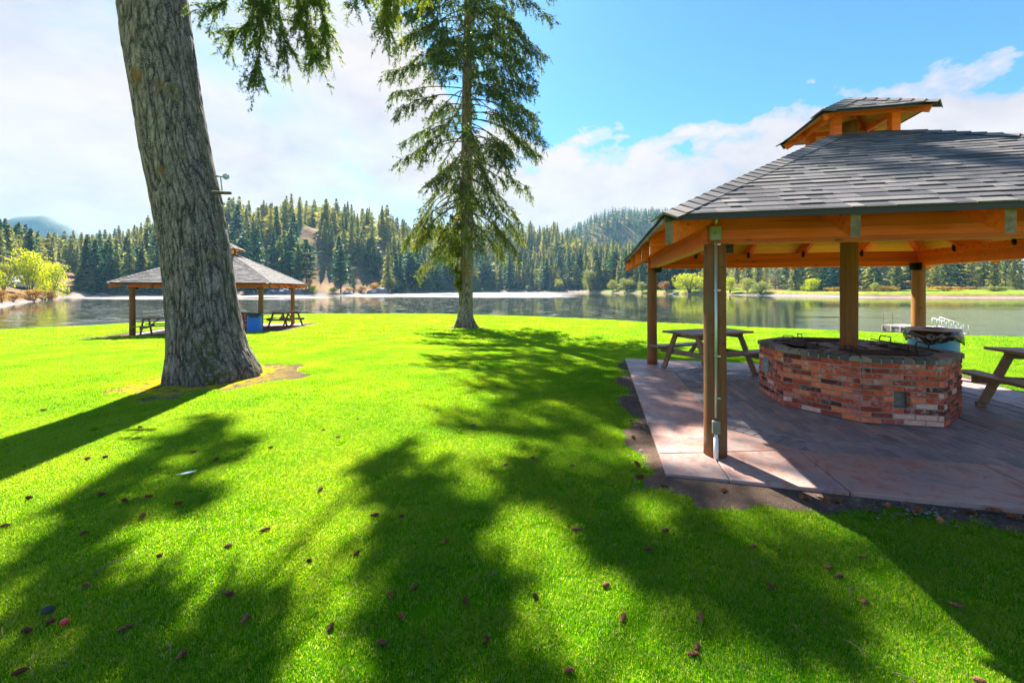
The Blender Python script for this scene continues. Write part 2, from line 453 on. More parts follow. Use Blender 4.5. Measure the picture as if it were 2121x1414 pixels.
# bark
def bark(name, dark, mid, light, lichen, moss_dir=None, vs=(1, 1, 0.28), scale=9):
    m, n = mat(name); c = n.new('ShaderNodeTexCoord').outputs['Object']
    v = n.mapping(c, scale=vs)
    vo = n.new('ShaderNodeTexVoronoi'); vo.feature = 'DISTANCE_TO_EDGE'; vo.inputs['Scale'].default_value = scale
    wv = n.new('ShaderNodeVectorMath', operation='ADD'); n.l.new(v, wv.inputs[0])
    nz = n.new('ShaderNodeTexNoise'); nz.inputs['Scale'].default_value = scale * .8; nz.inputs['Detail'].default_value = 4; n.l.new(v, nz.inputs['Vector'])
    sc_ = n.new('ShaderNodeVectorMath', operation='SCALE'); sc_.inputs['Scale'].default_value = 0.16; n.l.new(nz.outputs['Color'], sc_.inputs[0]); n.l.new(sc_.outputs[0], wv.inputs[1])
    n.l.new(wv.outputs[0], vo.inputs['Vector'])
    f = n.ramp(vo.outputs['Distance'], [(0.0, 0.0), (0.22, 1.0)])
    g = n.noise(v, scale * 3.2, 7, 0.72, 0.4)
    h = n.math('ADD', n.math('MULTIPLY', f, 0.20), n.math('MULTIPLY', g, 0.95))
    att = n.attr('furrow').outputs['Fac']
    h2 = n.math('ADD', h, n.math('MULTIPLY', att, 0.45))
    col = n.ramp(h2, [(0.34, dark), (0.60, mid), (0.86, light)])
    lf = n.ramp(n.noise(c, 46, 5, 0.75), [(0.56, 0), (0.63, 0.95)])
    lf = n.math('MULTIPLY', lf, n.ramp(n.noise(c, 1.3, 4, 0.6), [(0.35, 0.25), (0.6, 1.0)]))
    col = n.mix(lf, col, lichen)
    ms = n.attr('moss').outputs['Fac']
    mf = n.math('MULTIPLY', ms, n.ramp(n.noise(c, 11, 6, 0.7), [(0.40, 0.0), (0.6, 1.0)]))
    col = n.mix(mf, col, (0.085, 0.095, 0.012))
    sp = n.attr('sap').outputs['Fac']; col = n.mix(sp, col, (0.22, 0.115, 0.03))
    finish(n, principled(n, col, 0.9, n.bump(h, 0.9, 0.035), spec=0.2))
    return m
M['bark'] = bark('old_conifer_bark', (0.050, 0.042, 0.040), (0.215, 0.168, 0.148), (0.41, 0.36, 0.335), (0.56, 0.62, 0.64), vs=(1, 1, 0.22), scale=11)
M['bark2'] = bark('spruce_bark', (0.09, 0.065, 0.045), (0.27, 0.215, 0.165), (0.42, 0.36, 0.29), (0.42, 0.42, 0.40), vs=(1, 1, 0.35), scale=11)
M['branch'] = simple('branch_bark', (0.105, 0.082, 0.065), 0.9, 0, 0.4, 12, 0.4)
M['fartrunk'] = simple('distant_trunk_bark', (0.085, 0.060, 0.048), 0.9, 0, 0.3, 2, 0.3)
M['needle'] = leafy('spruce_needles', [(0, (0.045, 0.090, 0.045)), (0.42, (0.11, 0.170, 0.055)), (0.72, (0.20, 0.22, 0.035)), (1, (0.30, 0.23, 0.035))], 0.5)
M['needle_near'] = leafy('fir_needles', [(0, (0.06, 0.12, 0.035)), (0.5, (0.165, 0.25, 0.035)), (0.8, (0.32, 0.36, 0.030)), (1, (0.42, 0.32, 0.03))], 0.55)
M['needle_far'] = leafy('distant_conifer_needles', [(0, (0.006, 0.050, 0.050)), (0.34, (0.020, 0.085, 0.055)), (0.62, (0.10, 0.16, 0.050)), (1, (0.42, 0.38, 0.11))], 0.42, objvar=0.8)
M['leaf'] = leafy('broad_leaves', [(0, (0.08, 0.13, 0.040)), (0.4, (0.22, 0.26, 0.075)), (0.75, (0.42, 0.41, 0.11)), (1, (0.55, 0.48, 0.15))], 0.45, objvar=0.25)
M['leaf_yellow'] = leafy('yellow_green_leaves', [(0, (0.18, 0.27, 0.006)), (0.5, (0.42, 0.50, 0.006)), (1, (0.68, 0.60, 0.01))], 0.5, objvar=0.1)
M['leaf_orange'] = leafy('autumn_leaves', [(0, (0.20, 0.085, 0.02)), (0.5, (0.40, 0.21, 0.03)), (1, (0.52, 0.36, 0.05))], 0.4, objvar=0.3)

# grass blades
m, n = mat('grass_blades'); t = n.attr('tone').outputs['Fac']
geo = n.new('ShaderNodeNewGeometry').outputs['Position']
pn = n.noise(geo, 0.9, 5, 0.6); pn2 = n.noise(geo, 5.0, 4, 0.65)
f = n.math('ADD', n.math('MULTIPLY', t, 0.36), n.math('ADD', n.math('MULTIPLY', pn, 0.66), n.math('MULTIPLY', pn2, 0.18)))
col = n.ramp(f, [(0.26, (0.006, 0.110, 0.014)), (0.50, (0.010, 0.165, 0.014)), (0.70, (0.026, 0.21, 0.012)), (0.88, (0.14, 0.20, 0.05))])
dry = n.ramp(n.attr('dry').outputs['Fac'], [(0.5, 0), (0.9, 1)]); col = n.mix(dry, col, (0.42, 0.36, 0.16))
d = principled(n, col, 0.7, spec=0.04)
tr = n.new('ShaderNodeBsdfTranslucent'); n.l.new(n.mix(dry, n.ramp(f, [(0.26, (0.09, 0.38, 0.0)), (0.48, (0.21, 0.55, 0.0)), (0.62, (0.40, 0.72, 0.0)), (0.80, (0.74, 0.84, 0.02))]), (0.7, 0.6, 0.25)), tr.inputs[0])
mx = n.new('ShaderNodeMixShader'); mx.inputs[0].default_value = 0.58; n.l.new(d, mx.inputs[1]); n.l.new(tr.outputs[0], mx.inputs[2])
finish(n, mx.outputs[0]); M['grass'] = m

# lawn sheet (under the blades): turf, bare soil by the attribute 'soil', moss by 'moss'
m, n = mat('lawn_turf'); c = n.new('ShaderNodeTexCoord').outputs['Object']
pn = n.noise(c, 0.9, 5, 0.6); pn2 = n.noise(c, 9, 6, 0.75); pn3 = n.noise(c, 70, 3, 0.8)
f = n.math('ADD', n.math('MULTIPLY', pn, 0.4), n.math('ADD', n.math('MULTIPLY', pn2, 0.35), n.math('MULTIPLY', pn3, 0.25)))
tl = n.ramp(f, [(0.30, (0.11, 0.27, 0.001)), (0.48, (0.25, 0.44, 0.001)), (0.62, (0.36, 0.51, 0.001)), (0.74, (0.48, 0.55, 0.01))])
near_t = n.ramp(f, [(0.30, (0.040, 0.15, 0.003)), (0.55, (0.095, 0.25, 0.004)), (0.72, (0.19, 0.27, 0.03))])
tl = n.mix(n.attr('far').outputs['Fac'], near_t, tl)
so = n.noise(c, 5, 7, 0.7); so2 = n.noise(c, 60, 4, 0.8)
soil = n.mix(n.ramp(so2, [(0.42, 0), (0.6, 1)]), n.ramp(so, [(0.3, (0.10, 0.065, 0.050)), (0.6, (0.24, 0.160, 0.110)), (0.75, (0.38, 0.27, 0.19))]), (0.11, 0.09, 0.08))
sm = n.math('ADD', n.attr('soil').outputs['Fac'], n.math('MULTIPLY', n.math('SUBTRACT', n.noise(c, 14, 5, 0.7), 0.5), 0.9))
col = n.mix(n.ramp(sm, [(0.46, 0), (0.56, 1)]), tl, soil)
mo = n.math('MULTIPLY', n.attr('moss').outputs['Fac'], n.ramp(n.noise(c, 6, 5, 0.7), [(0.38, 0.0), (0.52, 1.0)]))
col = n.mix(mo, col, (0.50, 0.40, 0.010))
finish(n, principled(n, col, 0.9, n.bump(n.math('ADD', pn3, n.math('MULTIPLY', so2, 0.6)), 0.9, 0.03), spec=0.0)); M['lawn'] = m

# far ground
m, n = mat('far_ground'); c = n.new('ShaderNodeTexCoord').outputs['Object']
f = n.noise(c, 0.07, 8, 0.65); f2 = n.noise(c, 0.6, 6, 0.7)
g = n.math('ADD', n.math('MULTIPLY', f, 0.6), n.math('MULTIPLY', f2, 0.4))
rough_ = n.ramp(g, [(0.35, (0.045, 0.050, 0.025)), (0.46, (0.12, 0.085, 0.045)), (0.56, (0.27, 0.155, 0.075)), (0.68, (0.33, 0.24, 0.14))])
col = n.mix(n.attr('green').outputs['Fac'], rough_, n.ramp(f2, [(0.35, (0.10, 0.19, 0.01)), (0.6, (0.26, 0.34, 0.02)), (0.75, (0.38, 0.33, 0.08))]))
col = n.mix(n.attr('beach').outputs['Fac'], col, n.ramp(n.noise(c, 1.5, 6, 0.8), [(0.35, (0.14, 0.11, 0.105)), (0.6, (0.33, 0.28, 0.265))]))
finish(n, principled(n, col, 0.95, n.bump(f2, 0.8, 0.6), spec=0.1)); M['ground'] = m

# water
m, n = mat('lake_water'); c = n.new('ShaderNodeTexCoord').outputs['Object']
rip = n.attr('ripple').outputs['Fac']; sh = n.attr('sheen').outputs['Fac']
w1 = n.noise(n.mapping(c, scale=(0.8, 2.6, 1)), 1.0, 5, 0.6); w2 = n.noise(n.mapping(c, scale=(3.0, 8.0, 1)), 1.0, 4, 0.6)
hgt = n.math('ADD', n.math('MULTIPLY', w1, 0.6), n.math('MULTIPLY', w2, 0.4))
bs = n.math('ADD', 0.018, n.math('MULTIPLY', n.math('MULTIPLY', rip, n.ramp(n.noise(n.mapping(c, scale=(.05, .25, 1)), 1.0, 5, .65), [(.38, .15), (.6, 1.0)])), 0.9))
b = n.new('ShaderNodeBump'); b.inputs['Distance'].default_value = 0.12; n.l.new(hgt, b.inputs['Height']); n.l.new(bs, b.inputs['Strength'])
pad_sheen = n.math('MULTIPLY', sh, 1.0)  # pale band: sky sheen on floating pads, painted into the water colour
pm = n.math('ADD', n.math('MULTIPLY', pad_sheen, 1.0), n.math('MULTIPLY', n.math('SUBTRACT', n.noise(n.mapping(c, scale=(0.014, 0.050, 1)), 1.0, 9, 0.74), 0.5), 3.6))
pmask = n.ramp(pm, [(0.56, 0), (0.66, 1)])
fl = n.ramp(n.noise(n.mapping(c, scale=(0.35, 1.5, 1)), 1.0, 7, 0.80), [(0.56, 0), (0.61, 0.9)])  # streaks of sun glitter and pads, put in as pale base colour
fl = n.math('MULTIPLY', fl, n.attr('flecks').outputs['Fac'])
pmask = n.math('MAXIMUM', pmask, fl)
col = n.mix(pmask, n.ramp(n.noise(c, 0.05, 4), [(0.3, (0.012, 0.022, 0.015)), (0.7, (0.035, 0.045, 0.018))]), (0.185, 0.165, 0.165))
p = n.new('ShaderNodeBsdfPrincipled'); n.l.new(col, p.inputs['Base Color']); p.inputs['IOR'].default_value = 1.33
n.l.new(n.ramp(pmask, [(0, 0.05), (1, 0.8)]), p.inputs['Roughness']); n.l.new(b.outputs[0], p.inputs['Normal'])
finish(n, p.outputs[0]); M['water'] = m

# ------------------------------------------------------------------ ground
def interp(x, xs, ys): return np.interp(x, xs, ys)
def sstep(a, b, x):
    t = np.clip((x - a) / (b - a), 0, 1); return t * t * (3 - 2 * t)
EDGE_U = [-900, 0, 140, 345, 500, 640, 900, 1100, 1340, 1600, 1800, 2000, 2121, 3000]
EDGE_Z = [17, 22.5, 24.5, 28, 34, 37, 37, 33.5, 27.5, 23.5, 21.3, 19.6, 19.2, 15]
def edge_z(u): return interp(u, EDGE_U, EDGE_Z)
def lawn_h(x, y):
    y = np.maximum(y, 0.01); u = CX + F * x / y; ez = edge_z(u)
    t = (y - 7.5) / (ez - 7.5)
    h = -0.55 * sstep(0, 1, np.clip(t, 0, 1)) - 0.0 * x
    h = np.where(y > ez, -0.55 - 1.9 * sstep(0.0, 3.0, y - ez), h)
    return h
WATER = -1.0
SH_U = [-1500, -300, 0, 70, 130, 200, 340, 500, 640, 700, 800, 900, 1000, 1100, 1180, 1240, 1330, 1420, 1600, 1800, 2121, 2600, 4000]
SH_Z = [40, 48, 56, 85, 125, 150, 165, 178, 185, 190, 220, 280, 320, 340, 310, 275, 235, 205, 155, 125, 118, 105, 90]
def shore_z(u): return interp(u, SH_U, SH_Z)
HA_U = [-1500, 0, 80, 200, 340, 450, 560, 650, 760, 850, 1000, 1150, 1220, 1320, 1450, 1700, 4000]
HA = [14, 12, 12, 20, 28, 38, 34, 24, 22, 34, 54, 50, 28, 18, 10, 6, 6]
def land_h(x, y):
    y = np.maximum(y, 0.01); u = CX + F * x / y; d = y - shore_z(u)
    bank = np.where(d < 0, -2.6, -2.6 + 3.4 * sstep(-6, 5, d))
    bank = -2.6 + 1.6 * sstep(-8, 0, d) + 1.9 * np.where(u < 150, sstep(0, 24, d), sstep(0, 9, d)) + 17 * sstep(3, 80, d) * sstep(540, 620, u) * (1 - sstep(790, 870, u))
    flat = np.where(u < 120, 20.0, 14.0) + 30 * sstep(1250, 1500, u)
    rise = interp(u, [-1500, 340, 500, 800, 1000, 1200, 4000], [150, 110, 75, 95, 120, 120, 160])
    return bank + interp(u, HA_U, HA) * sstep(0, 1, (d - flat) / rise) + 0.02 * np.maximum(d, 0) * sstep(60, 200, d)
def land1(x, y): return float(land_h(np.array([x]), np.array([y]))[0])
def lawn1(x, y): return float(lawn_h(np.array([x]), np.array([y]))[0])

# pavilion frames of reference
PAV = Vector((5.211, 6.102, 0)); PAV_ROT = R(-12.622)
PAVL = Vector((-15.23, 20.92, -0.41)); PAVL_ROT = R(14.0)
def local(P, rot, x, y):
    dx, dy = x - P.x, y - P.y
    return dx * math.cos(rot) + dy * math.sin(rot), -dx * math.sin(rot) + dy * math.cos(rot)
TREE1 = Vector((-6.15, 8.2)); TREE2 = Vector((-2.50, 21.0))

def masks(X, Y):
    """soil and moss masks on the lawn"""
    wob = np.sin(X * 2.3 + 1) * .10 + np.sin(X * 5.1 + Y * 3.3) * .07 + np.sin(Y * 4.3 - X * 1.7) * .07 + np.sin(X * 11 + Y * 13) * .035
    a, b = local(PAV, PAV_ROT, X, Y)
    dl = np.maximum(np.abs(a), np.abs(b) ) - 3.154
    ext = np.where((a < -3.0) , 0.19, 0.35)
    ext = np.where(b > 3.1, 0.10, ext)
    soil = 1 - sstep(ext - .16, ext + .10, dl + wob)
    a2, b2 = local(PAVL, PAVL_ROT, X, Y)
    dl2 = np.maximum(np.abs(a2) * 1.0, np.abs(b2)) - 3.25
    ext2 = np.where(a2 > 3.0, 0.75, np.where(a2 < -3, 0.9, 0.10))
    soil = np.maximum(soil, 1 - sstep(ext2 - .1, ext2 + .15, dl2 + wob))
    d1 = np.hypot((X - TREE1.x - .05) / 1.0, (Y - TREE1.y + .1) / 1.0)
    soil1 = 1 - sstep(1.15, 1.75, d1 + wob * 1.6 + np.where(X > TREE1.x, -0.22, 0.12))
    d2 = np.hypot(X - TREE2.x, (Y - TREE2.y))
    soil2 = 1 - sstep(0.8, 1.15, d2 + wob)
    bare = sum(np.exp(-((X - cx_) ** 2 + (Y - cy_) ** 2) / r_ ** 2) for cx_, cy_, r_ in ((2.35, 2.55, .16), (1.9, 3.0, .12), (-18.3, 17.2, .5)))
    soil = np.clip(np.maximum(np.maximum(soil, soil1), soil2) + bare * .40, 0, 1)
    moss = np.clip((1 - sstep(1.0, 1.75, d1 + wob)) * np.where(X > TREE1.x + .9, .55, 1.0), 0, 1)
    return soil, moss

ys = np.concatenate([np.linspace(-6, 0.4, 24)[:-1], 0.4 * np.exp(np.linspace(0, math.log(110.0), 520))])
us = np.linspace(-1.75, 1.75, 560)
YY, UU = np.meshgrid(ys, us, indexing='ij')
XX = UU * np.maximum(YY, 0.0) + UU * 6.0 * (1 - sstep(-1.0, 8.0, YY)) * 0.55
ez = edge_z(CX + F * XX / np.maximum(YY, .01))
keep = YY < ez + 3.2
ZZ = lawn_h(XX, YY) + 0.02 * np.sin(XX * .9 + 1) * np.sin(YY * .7) * (YY > 3) * (YY < 30)
soil, moss = masks(XX, YY)
ZZ = ZZ + np.where(XX > 0, .030, -.015) * soil
nr, nc = YY.shape
idx = np.arange(nr * nc).reshape(nr, nc)
q = np.stack([idx[:-1, :-1], idx[:-1, 1:], idx[1:, 1:], idx[1:, :-1]], -1).reshape(-1, 4)
q = q[keep.ravel()[q].all(1)]
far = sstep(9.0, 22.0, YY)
used = np.unique(q); remap = -np.ones(nr * nc, dtype=int); remap[used] = np.arange(len(used))
gm = 1 - sstep(0.35, 0.60, soil)
Vl = np.stack([XX, YY, ZZ], -1).reshape(-1, 3)[used]
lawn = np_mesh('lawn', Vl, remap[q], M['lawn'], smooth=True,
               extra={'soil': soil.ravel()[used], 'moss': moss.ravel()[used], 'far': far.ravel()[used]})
struct(lawn, label='bright green mown lawn sloping down to the lake')

# far ground: one sheet under everything, out past the hills
th = np.linspace(-math.pi, math.pi, 901)
rr = np.concatenate([np.linspace(2, 44, 22)[:-1], np.geomspace(44, 420, 330)[:-1], np.geomspace(420, 1300, 30)])
RRr, TT = np.meshgrid(rr, th, indexing='ij')
GX, GY = RRr * np.sin(TT), RRr * np.cos(TT)
front = GY > 0.5 * RRr * 0.35
Ysafe = np.maximum(GY, 0.30 * RRr)
hl = land_h(GX * Ysafe / np.maximum(RRr * .3, np.maximum(GY, .01)) if False else GX, Ysafe)
nearlawn = lawn_h(GX, Ysafe) - 0.06
Zg = np.where(Ysafe < edge_z(CX + F * GX / Ysafe) + 6, np.minimum(nearlawn, 0), hl)
back = sstep(0.30, 0.05, GY / RRr) if False else 1 - sstep(0.12, 0.32, GY / np.maximum(RRr, .1))
Zg = Zg * (1 - back) + (-0.06) * back
un = np.abs(mnoise.noise((0, 0, 0)))
bumpy = np.array([mnoise.fractal((x * .012, y * .012, 3.3), 0.9, 2.0, 5) for x, y in zip(GX.ravel(), GY.ravel())]).reshape(GX.shape)
Ugr = CX + F * GX / Ysafe
dsh = Ysafe - shore_z(Ugr)
Zg = Zg + bumpy * np.clip(dsh - 6, 0, 60) / 60 * 5.0 * (1 - back)
beach = sstep(-3, 0, dsh) * np.where(Ugr > 1250, 1 - sstep(1.2, 3.2, dsh + bumpy * 2), 1 - sstep(4, 10, dsh + bumpy * 6)) * np.where(Ugr < 1250, np.where(Ugr < 180, 1, .55), 0.95) * (1 - back)
green = sstep(3, 7, dsh) * (1 - sstep(34, 46, dsh)) * sstep(1180, 1260, Ugr) * (1 - back) + back
idx = np.arange(GX.size).reshape(GX.shape)
q = np.stack([idx[:-1, :-1], idx[1:, :-1], idx[1:, 1:], idx[:-1, 1:]], -1).reshape(-1, 4)
ground = np_mesh('ground', np.stack([GX, GY, Zg], -1).reshape(-1, 3), q, M['ground'], smooth=True,
                 extra={'beach': np.clip(beach, 0, 1).ravel(), 'green': np.clip(green, 0, 1).ravel()})
struct(ground, label='earth, shore and wooded slopes around the lake')

# lake
ly = np.concatenate([np.linspace(12, 60, 70)[:-1], np.geomspace(60, 430, 90)]); lx = np.linspace(-1.9, 1.9, 180)
LY, LU = np.meshgrid(ly, lx, indexing='ij'); LX = LU * LY
Lu = CX + F * LU; syp = YH + F * (CAM_Z - WATER) / LY
dd = shore_z(Lu) - LY
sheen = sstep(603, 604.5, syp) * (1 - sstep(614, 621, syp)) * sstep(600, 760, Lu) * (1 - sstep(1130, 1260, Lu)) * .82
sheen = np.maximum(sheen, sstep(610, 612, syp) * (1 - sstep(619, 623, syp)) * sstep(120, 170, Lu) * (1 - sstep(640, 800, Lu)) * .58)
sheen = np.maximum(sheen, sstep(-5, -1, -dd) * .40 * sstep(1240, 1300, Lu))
ripple = sstep(632, 648, syp) * (1 - sstep(678, 700, syp)) * sstep(1620, 1760, Lu) * .9
ripple = np.maximum(ripple, sstep(640, 655, syp) * (1 - sstep(1500, 1700, Lu)) * .10)
ripple = np.maximum(ripple, sstep(622, 640, syp) * (1 - sstep(500, 640, Lu)) * sstep(120, 200, Lu) * .55)
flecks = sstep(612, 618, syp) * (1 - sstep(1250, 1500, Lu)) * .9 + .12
idx = np.arange(LX.size).reshape(LX.shape)
q = np.stack([idx[:-1, :-1], idx[:-1, 1:], idx[1:, 1:], idx[1:, :-1]], -1).reshape(-1, 4)
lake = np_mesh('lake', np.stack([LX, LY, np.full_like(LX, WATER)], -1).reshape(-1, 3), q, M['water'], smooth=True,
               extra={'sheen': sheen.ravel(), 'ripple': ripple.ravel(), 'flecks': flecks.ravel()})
struct(lake, label='calm lake reflecting the wooded far shore')

# ------------------------------------------------------------------ grass blades (geometry nodes on its own clump)
def grass_clump(nb, rad, seed, hmin=.018, hmax=.036, wd=.0022):
    g = np.random.default_rng(seed)
    r = rad * np.sqrt(g.random(nb)) * (0.55 + .45 * g.random(nb)); a = g.random(nb) * 2 * math.pi
    bx, by = r * np.cos(a), r * np.sin(a)
    h = g.uniform(hmin, hmax, nb); la = g.random(nb) * 2 * math.pi; ln = g.uniform(.15, .95, nb) * h
    wa = la + math.pi / 2 + g.normal(0, .5, nb); ww = wd * g.uniform(.7, 1.5, nb)
    dx, dy = np.cos(la), np.sin(la); sx, sy = np.cos(wa) * ww, np.sin(wa) * ww
    z0 = np.full(nb, -.006)
    P = [(bx - sx, by - sy, z0), (bx + sx, by + sy, z0),
         (bx + dx * ln * .35 + sx * .8, by + dy * ln * .35 + sy * .8, h * .6), (bx + dx * ln * .35 - sx * .8, by + dy * ln * .35 - sy * .8, h * .6),
         (bx + dx * ln, by + dy * ln, h)]
    V = np.stack([np.stack(p, -1) for p in P], 1).reshape(-1, 3)
    base = np.arange(nb)[:, None] * 5
    Fq = np.concatenate([base + np.array([[0, 1, 2]]), base + np.array([[0, 2, 3]]), base + np.array([[3, 2, 4]])])
    tone = np.tile(g.random(nb), 3); dry = np.tile((g.random(nb) < .07) * 1.0, 3)
    return V, Fq, tone, dry
def grass_object(name, nb, rad, seed, dens, dmin, attr_name, smin, smax, label, wd, hmin, hmax):
    V, Fq, tone, dry = grass_clump(nb, rad, seed, hmin, hmax, wd)
    o = np_mesh(name, V, Fq, M['grass'], tone=tone)
    at = o.data.attributes.new('dry', 'FLOAT', 'FACE'); at.data.foreach_set('value', dry.astype(np.float32))
    struct(o, 'stuff', label)
    gt = bpy.data.node_groups.new(name + '_spread', 'GeometryNodeTree')
    gt.interface.new_socket('Geometry', in_out='INPUT', socket_type='NodeSocketGeometry')
    gt.interface.new_socket('Geometry', in_out='OUTPUT', socket_type='NodeSocketGeometry')
    N = gt.nodes; L = gt.links
    gi = N.new('NodeGroupInput'); go = N.new('NodeGroupOutput')
    oi = N.new('GeometryNodeObjectInfo'); oi.inputs['Object'].default_value = lawn
    ds = N.new('GeometryNodeDistributePointsOnFaces'); ds.distribute_method = 'RANDOM'
    L.new(oi.outputs['Geometry'], ds.inputs['Mesh'])
    na = N.new('GeometryNodeInputNamedAttribute'); na.data_type = 'FLOAT'; na.inputs['Name'].default_value = attr_name
    mu = N.new('ShaderNodeMath'); mu.operation = 'MULTIPLY'; mu.inputs[1].default_value = dens
    L.new(na.outputs['Attribute'], mu.inputs[0]); L.new(mu.outputs[0], ds.inputs['Density'])
    ds.inputs['Seed'].default_value = seed
    ip = N.new('GeometryNodeInstanceOnPoints'); L.new(ds.outputs['Points'], ip.inputs['Points']); L.new(gi.outputs[0], ip.inputs['Instance'])
    rv = N.new('FunctionNodeRandomValue'); rv.data_type = 'FLOAT_VECTOR'; rv.inputs[0].default_value = (-.06, -.06, 0); rv.inputs[1].default_value = (.06, .06, 6.283)
    L.new(rv.outputs[0], ip.inputs['Rotation'])
    rs = N.new('FunctionNodeRandomValue'); rs.data_type = 'FLOAT'; rs.inputs[2].default_value = smin; rs.inputs[3].default_value = smax
    L.new(rs.outputs[1], ip.inputs['Scale'])
    L.new(ip.outputs[0], go.inputs[0])
    md = o.modifiers.new('spread', 'NODES'); md.node_group = gt
    return o
GRID = dict(X=XX.ravel()[used], Y=YY.ravel()[used], g=gm.ravel()[used])
inview = (np.abs(GRID['X']) < 1.42 * GRID['Y'] + .5) & (GRID['Y'] > 1.3)
band1 = inview * (1 - sstep(5.0, 7.5, GRID['Y'])) * GRID['g']
band2 = inview * sstep(5.0, 7.5, GRID['Y']) * (1 - sstep(13, 17, GRID['Y'])) * GRID['g']
band3 = inview * sstep(12, 16, GRID['Y']) * (GRID['Y'] < edge_z(CX + F * GRID['X'] / np.maximum(GRID['Y'], .01)) + .6) * GRID['g']
for nme, arr in (('near_blades', band1), ('mid_blades', band2), ('far_blades', band3)):
    at = lawn.data.attributes.new(nme, 'FLOAT', 'POINT'); at.data.foreach_set('value', arr.astype(np.float32))
GRASS_ON = True
if GRASS_ON:
    grass_object('grass', 210, .098, 3, 300, 0, 'near_blades', .75, 1.1, 'short green grass blades of the near lawn', .00115, .012, .025)
    grass_object('grass', 120, .12, 4, 160, 0, 'mid_blades', .85, 1.2, 'grass blades of the middle lawn', .0024, .014, .028)
    grass_object('grass', 70, .20, 5, 22, 0, 'far_blades', .9, 1.4, 'grass blades of the lawn by the water', .0065, .02, .045)

# ------------------------------------------------------------------ pavilions
PP, EE, EH, SL = 2.578, 3.151, 2.433, 0.565      # post half spacing, eave half width, eave height (above slab), slope
CR, CE, CEH, CSL = 0.42, 0.661, 4.255, 0.62      # cupola ring, cupola eave
SLAB_T = 0.063
def roof_h(r): return EH + (EE - r) * SL

def shingle_faces(mb, e, eh, sl, rtop, expo=0.127, seed=0, thick=0.011):
    g = random.Random(seed)
    ang = math.atan(sl); ca, sa = math.cos(ang), math.sin(ang)
    Ls = (e - rtop) / ca
    nrow = int(math.ceil(Ls / expo))
    for k in range(4):
        rot = Matrix.Rotation(k * math.pi / 2, 3, 'Z')
        for i in range(nrow):
            s0 = i * expo - (0.012 if i == 0 else 0); s1 = min((i + 1) * expo + 0.012, Ls)
            w0 = e - s0 * ca; w1 = e - s1 * ca
            x = -w0 - g.random() * .3
            while x < w0:
                wd = g.choice([.10, .14, .18, .22, .27, .33]) ; lift = thick if g.random() < .5 else thick * .35
                a, b = max(x, -w0), min(x + wd - .003, w0)
                a1, b1 = max(x, -w1), min(x + wd - .003, w1)
                x += wd
                if b - a < .01: continue
                if b1 < a1: a1 = b1 = max(-w1, min(w1, (a + b) / 2))
                t = min(1, max(0, g.gauss(.40, .14) - (.12 if lift < thick else 0)))
                def P(xx, s, up): return rot @ Vector((xx, -(e - s * ca) - up * sa, eh + s * sa + up * ca))
                up0 = lift + .004; up1 = .002
                mb.face([P(a, s0, up0), P(b, s0, up0), P(b1, s1, up1), P(a1, s1, up1)], t)
                mb.face([P(a, s0, 0), P(b, s0, 0), P(b, s0, up0), P(a, s0, up0)], t * .5)
                mb.face([P(a, s0, 0), P(a, s0, up0), P(a1, s1, up1)], t * .6)
                mb.face([P(b, s0, 0), P(b1, s1, up1), P(b, s0, up0)], t * .6)
    return mb
def hip_caps(mb, e, eh, sl, rtop, seed=0):
    g = random.Random(seed)
    for k in range(4):
        rot = Matrix.Rotation(k * math.pi / 2, 3, 'Z')
        p0 = Vector((-e, -e, eh)); p1 = Vector((-rtop, -rtop, eh + (e - rtop) * sl)); d = (p1 - p0); L = d.length; d.normalize()
        sd = Vector((1, -1, 0)).normalized(); nrm = sd.cross(d).normalized()
        if nrm.z < 0: nrm = -nrm
        nn = int(L / .14)
        for i in range(nn):
            q0 = p0 + d * (i * .14 - .01); q1 = q0 + d * .165
            t = min(1, max(0, g.gauss(.42, .16)))
            wv = .15
            def ed(q, sgn, up):   # down the two roof sides
                base = q + sd * sgn * wv
                drop = wv / math.sqrt(2) * sl
                return base + Vector((0, 0, -drop)) + nrm * up
            a0, c0, b0 = ed(q0, -1, .020), q0 + nrm * .030, ed(q0, 1, .020)
            a1, c1, b1 = ed(q1, -1, .010), q1 + nrm * .014, ed(q1, 1, .010)
            for f_ in ([a0, c0, c1, a1], [c0, b0, b1, c1], [ed(q0, -1, 0.004), q0 + nrm * .004, c0, a0], [q0 + nrm * .004, ed(q0, 1, .004), b0, c0]):
                mb.face([rot @ p for p in f_], t)
def deck_faces(mb, e, eh, sl, rtop, drop0=.006, th=.028, board=.14, seed=0):
    """board sheathing, each course of boards its own tone; gaps read as lines from below"""
    g = random.Random(seed); ang = math.atan(sl); ca, sa = math.cos(ang), math.sin(ang); Ls = (e - rtop) / ca
    n_ = int(math.ceil(Ls / board))
    for k in range(4):
        rot = Matrix.Rotation(k * math.pi / 2, 3, 'Z')
        for i in range(n_):
            s0 = i * board + .003; s1 = min((i + 1) * board - .003, Ls)
            if s1 <= s0: continue
            w0 = e - s0 * ca - .004; w1 = e - s1 * ca - .004; t = g.random()
            def P(xx, s, up): return rot @ Vector((xx, -(e - s * ca) - up * sa, eh + s * sa + up * ca))
            T = [P(-w0, s0, -drop0), P(w0, s0, -drop0), P(w1, s1, -drop0), P(-w1, s1, -drop0)]
            B = [P(-w0, s0, -drop0 - th), P(w0, s0, -drop0 - th), P(w1, s1, -drop0 - th), P(-w1, s1, -drop0 - th)]
            mb.face(T, t); mb.face(B[::-1], t)
            for j in range(4): mb.face([T[j], B[j], B[(j + 1) % 4], T[(j + 1) % 4]], t)
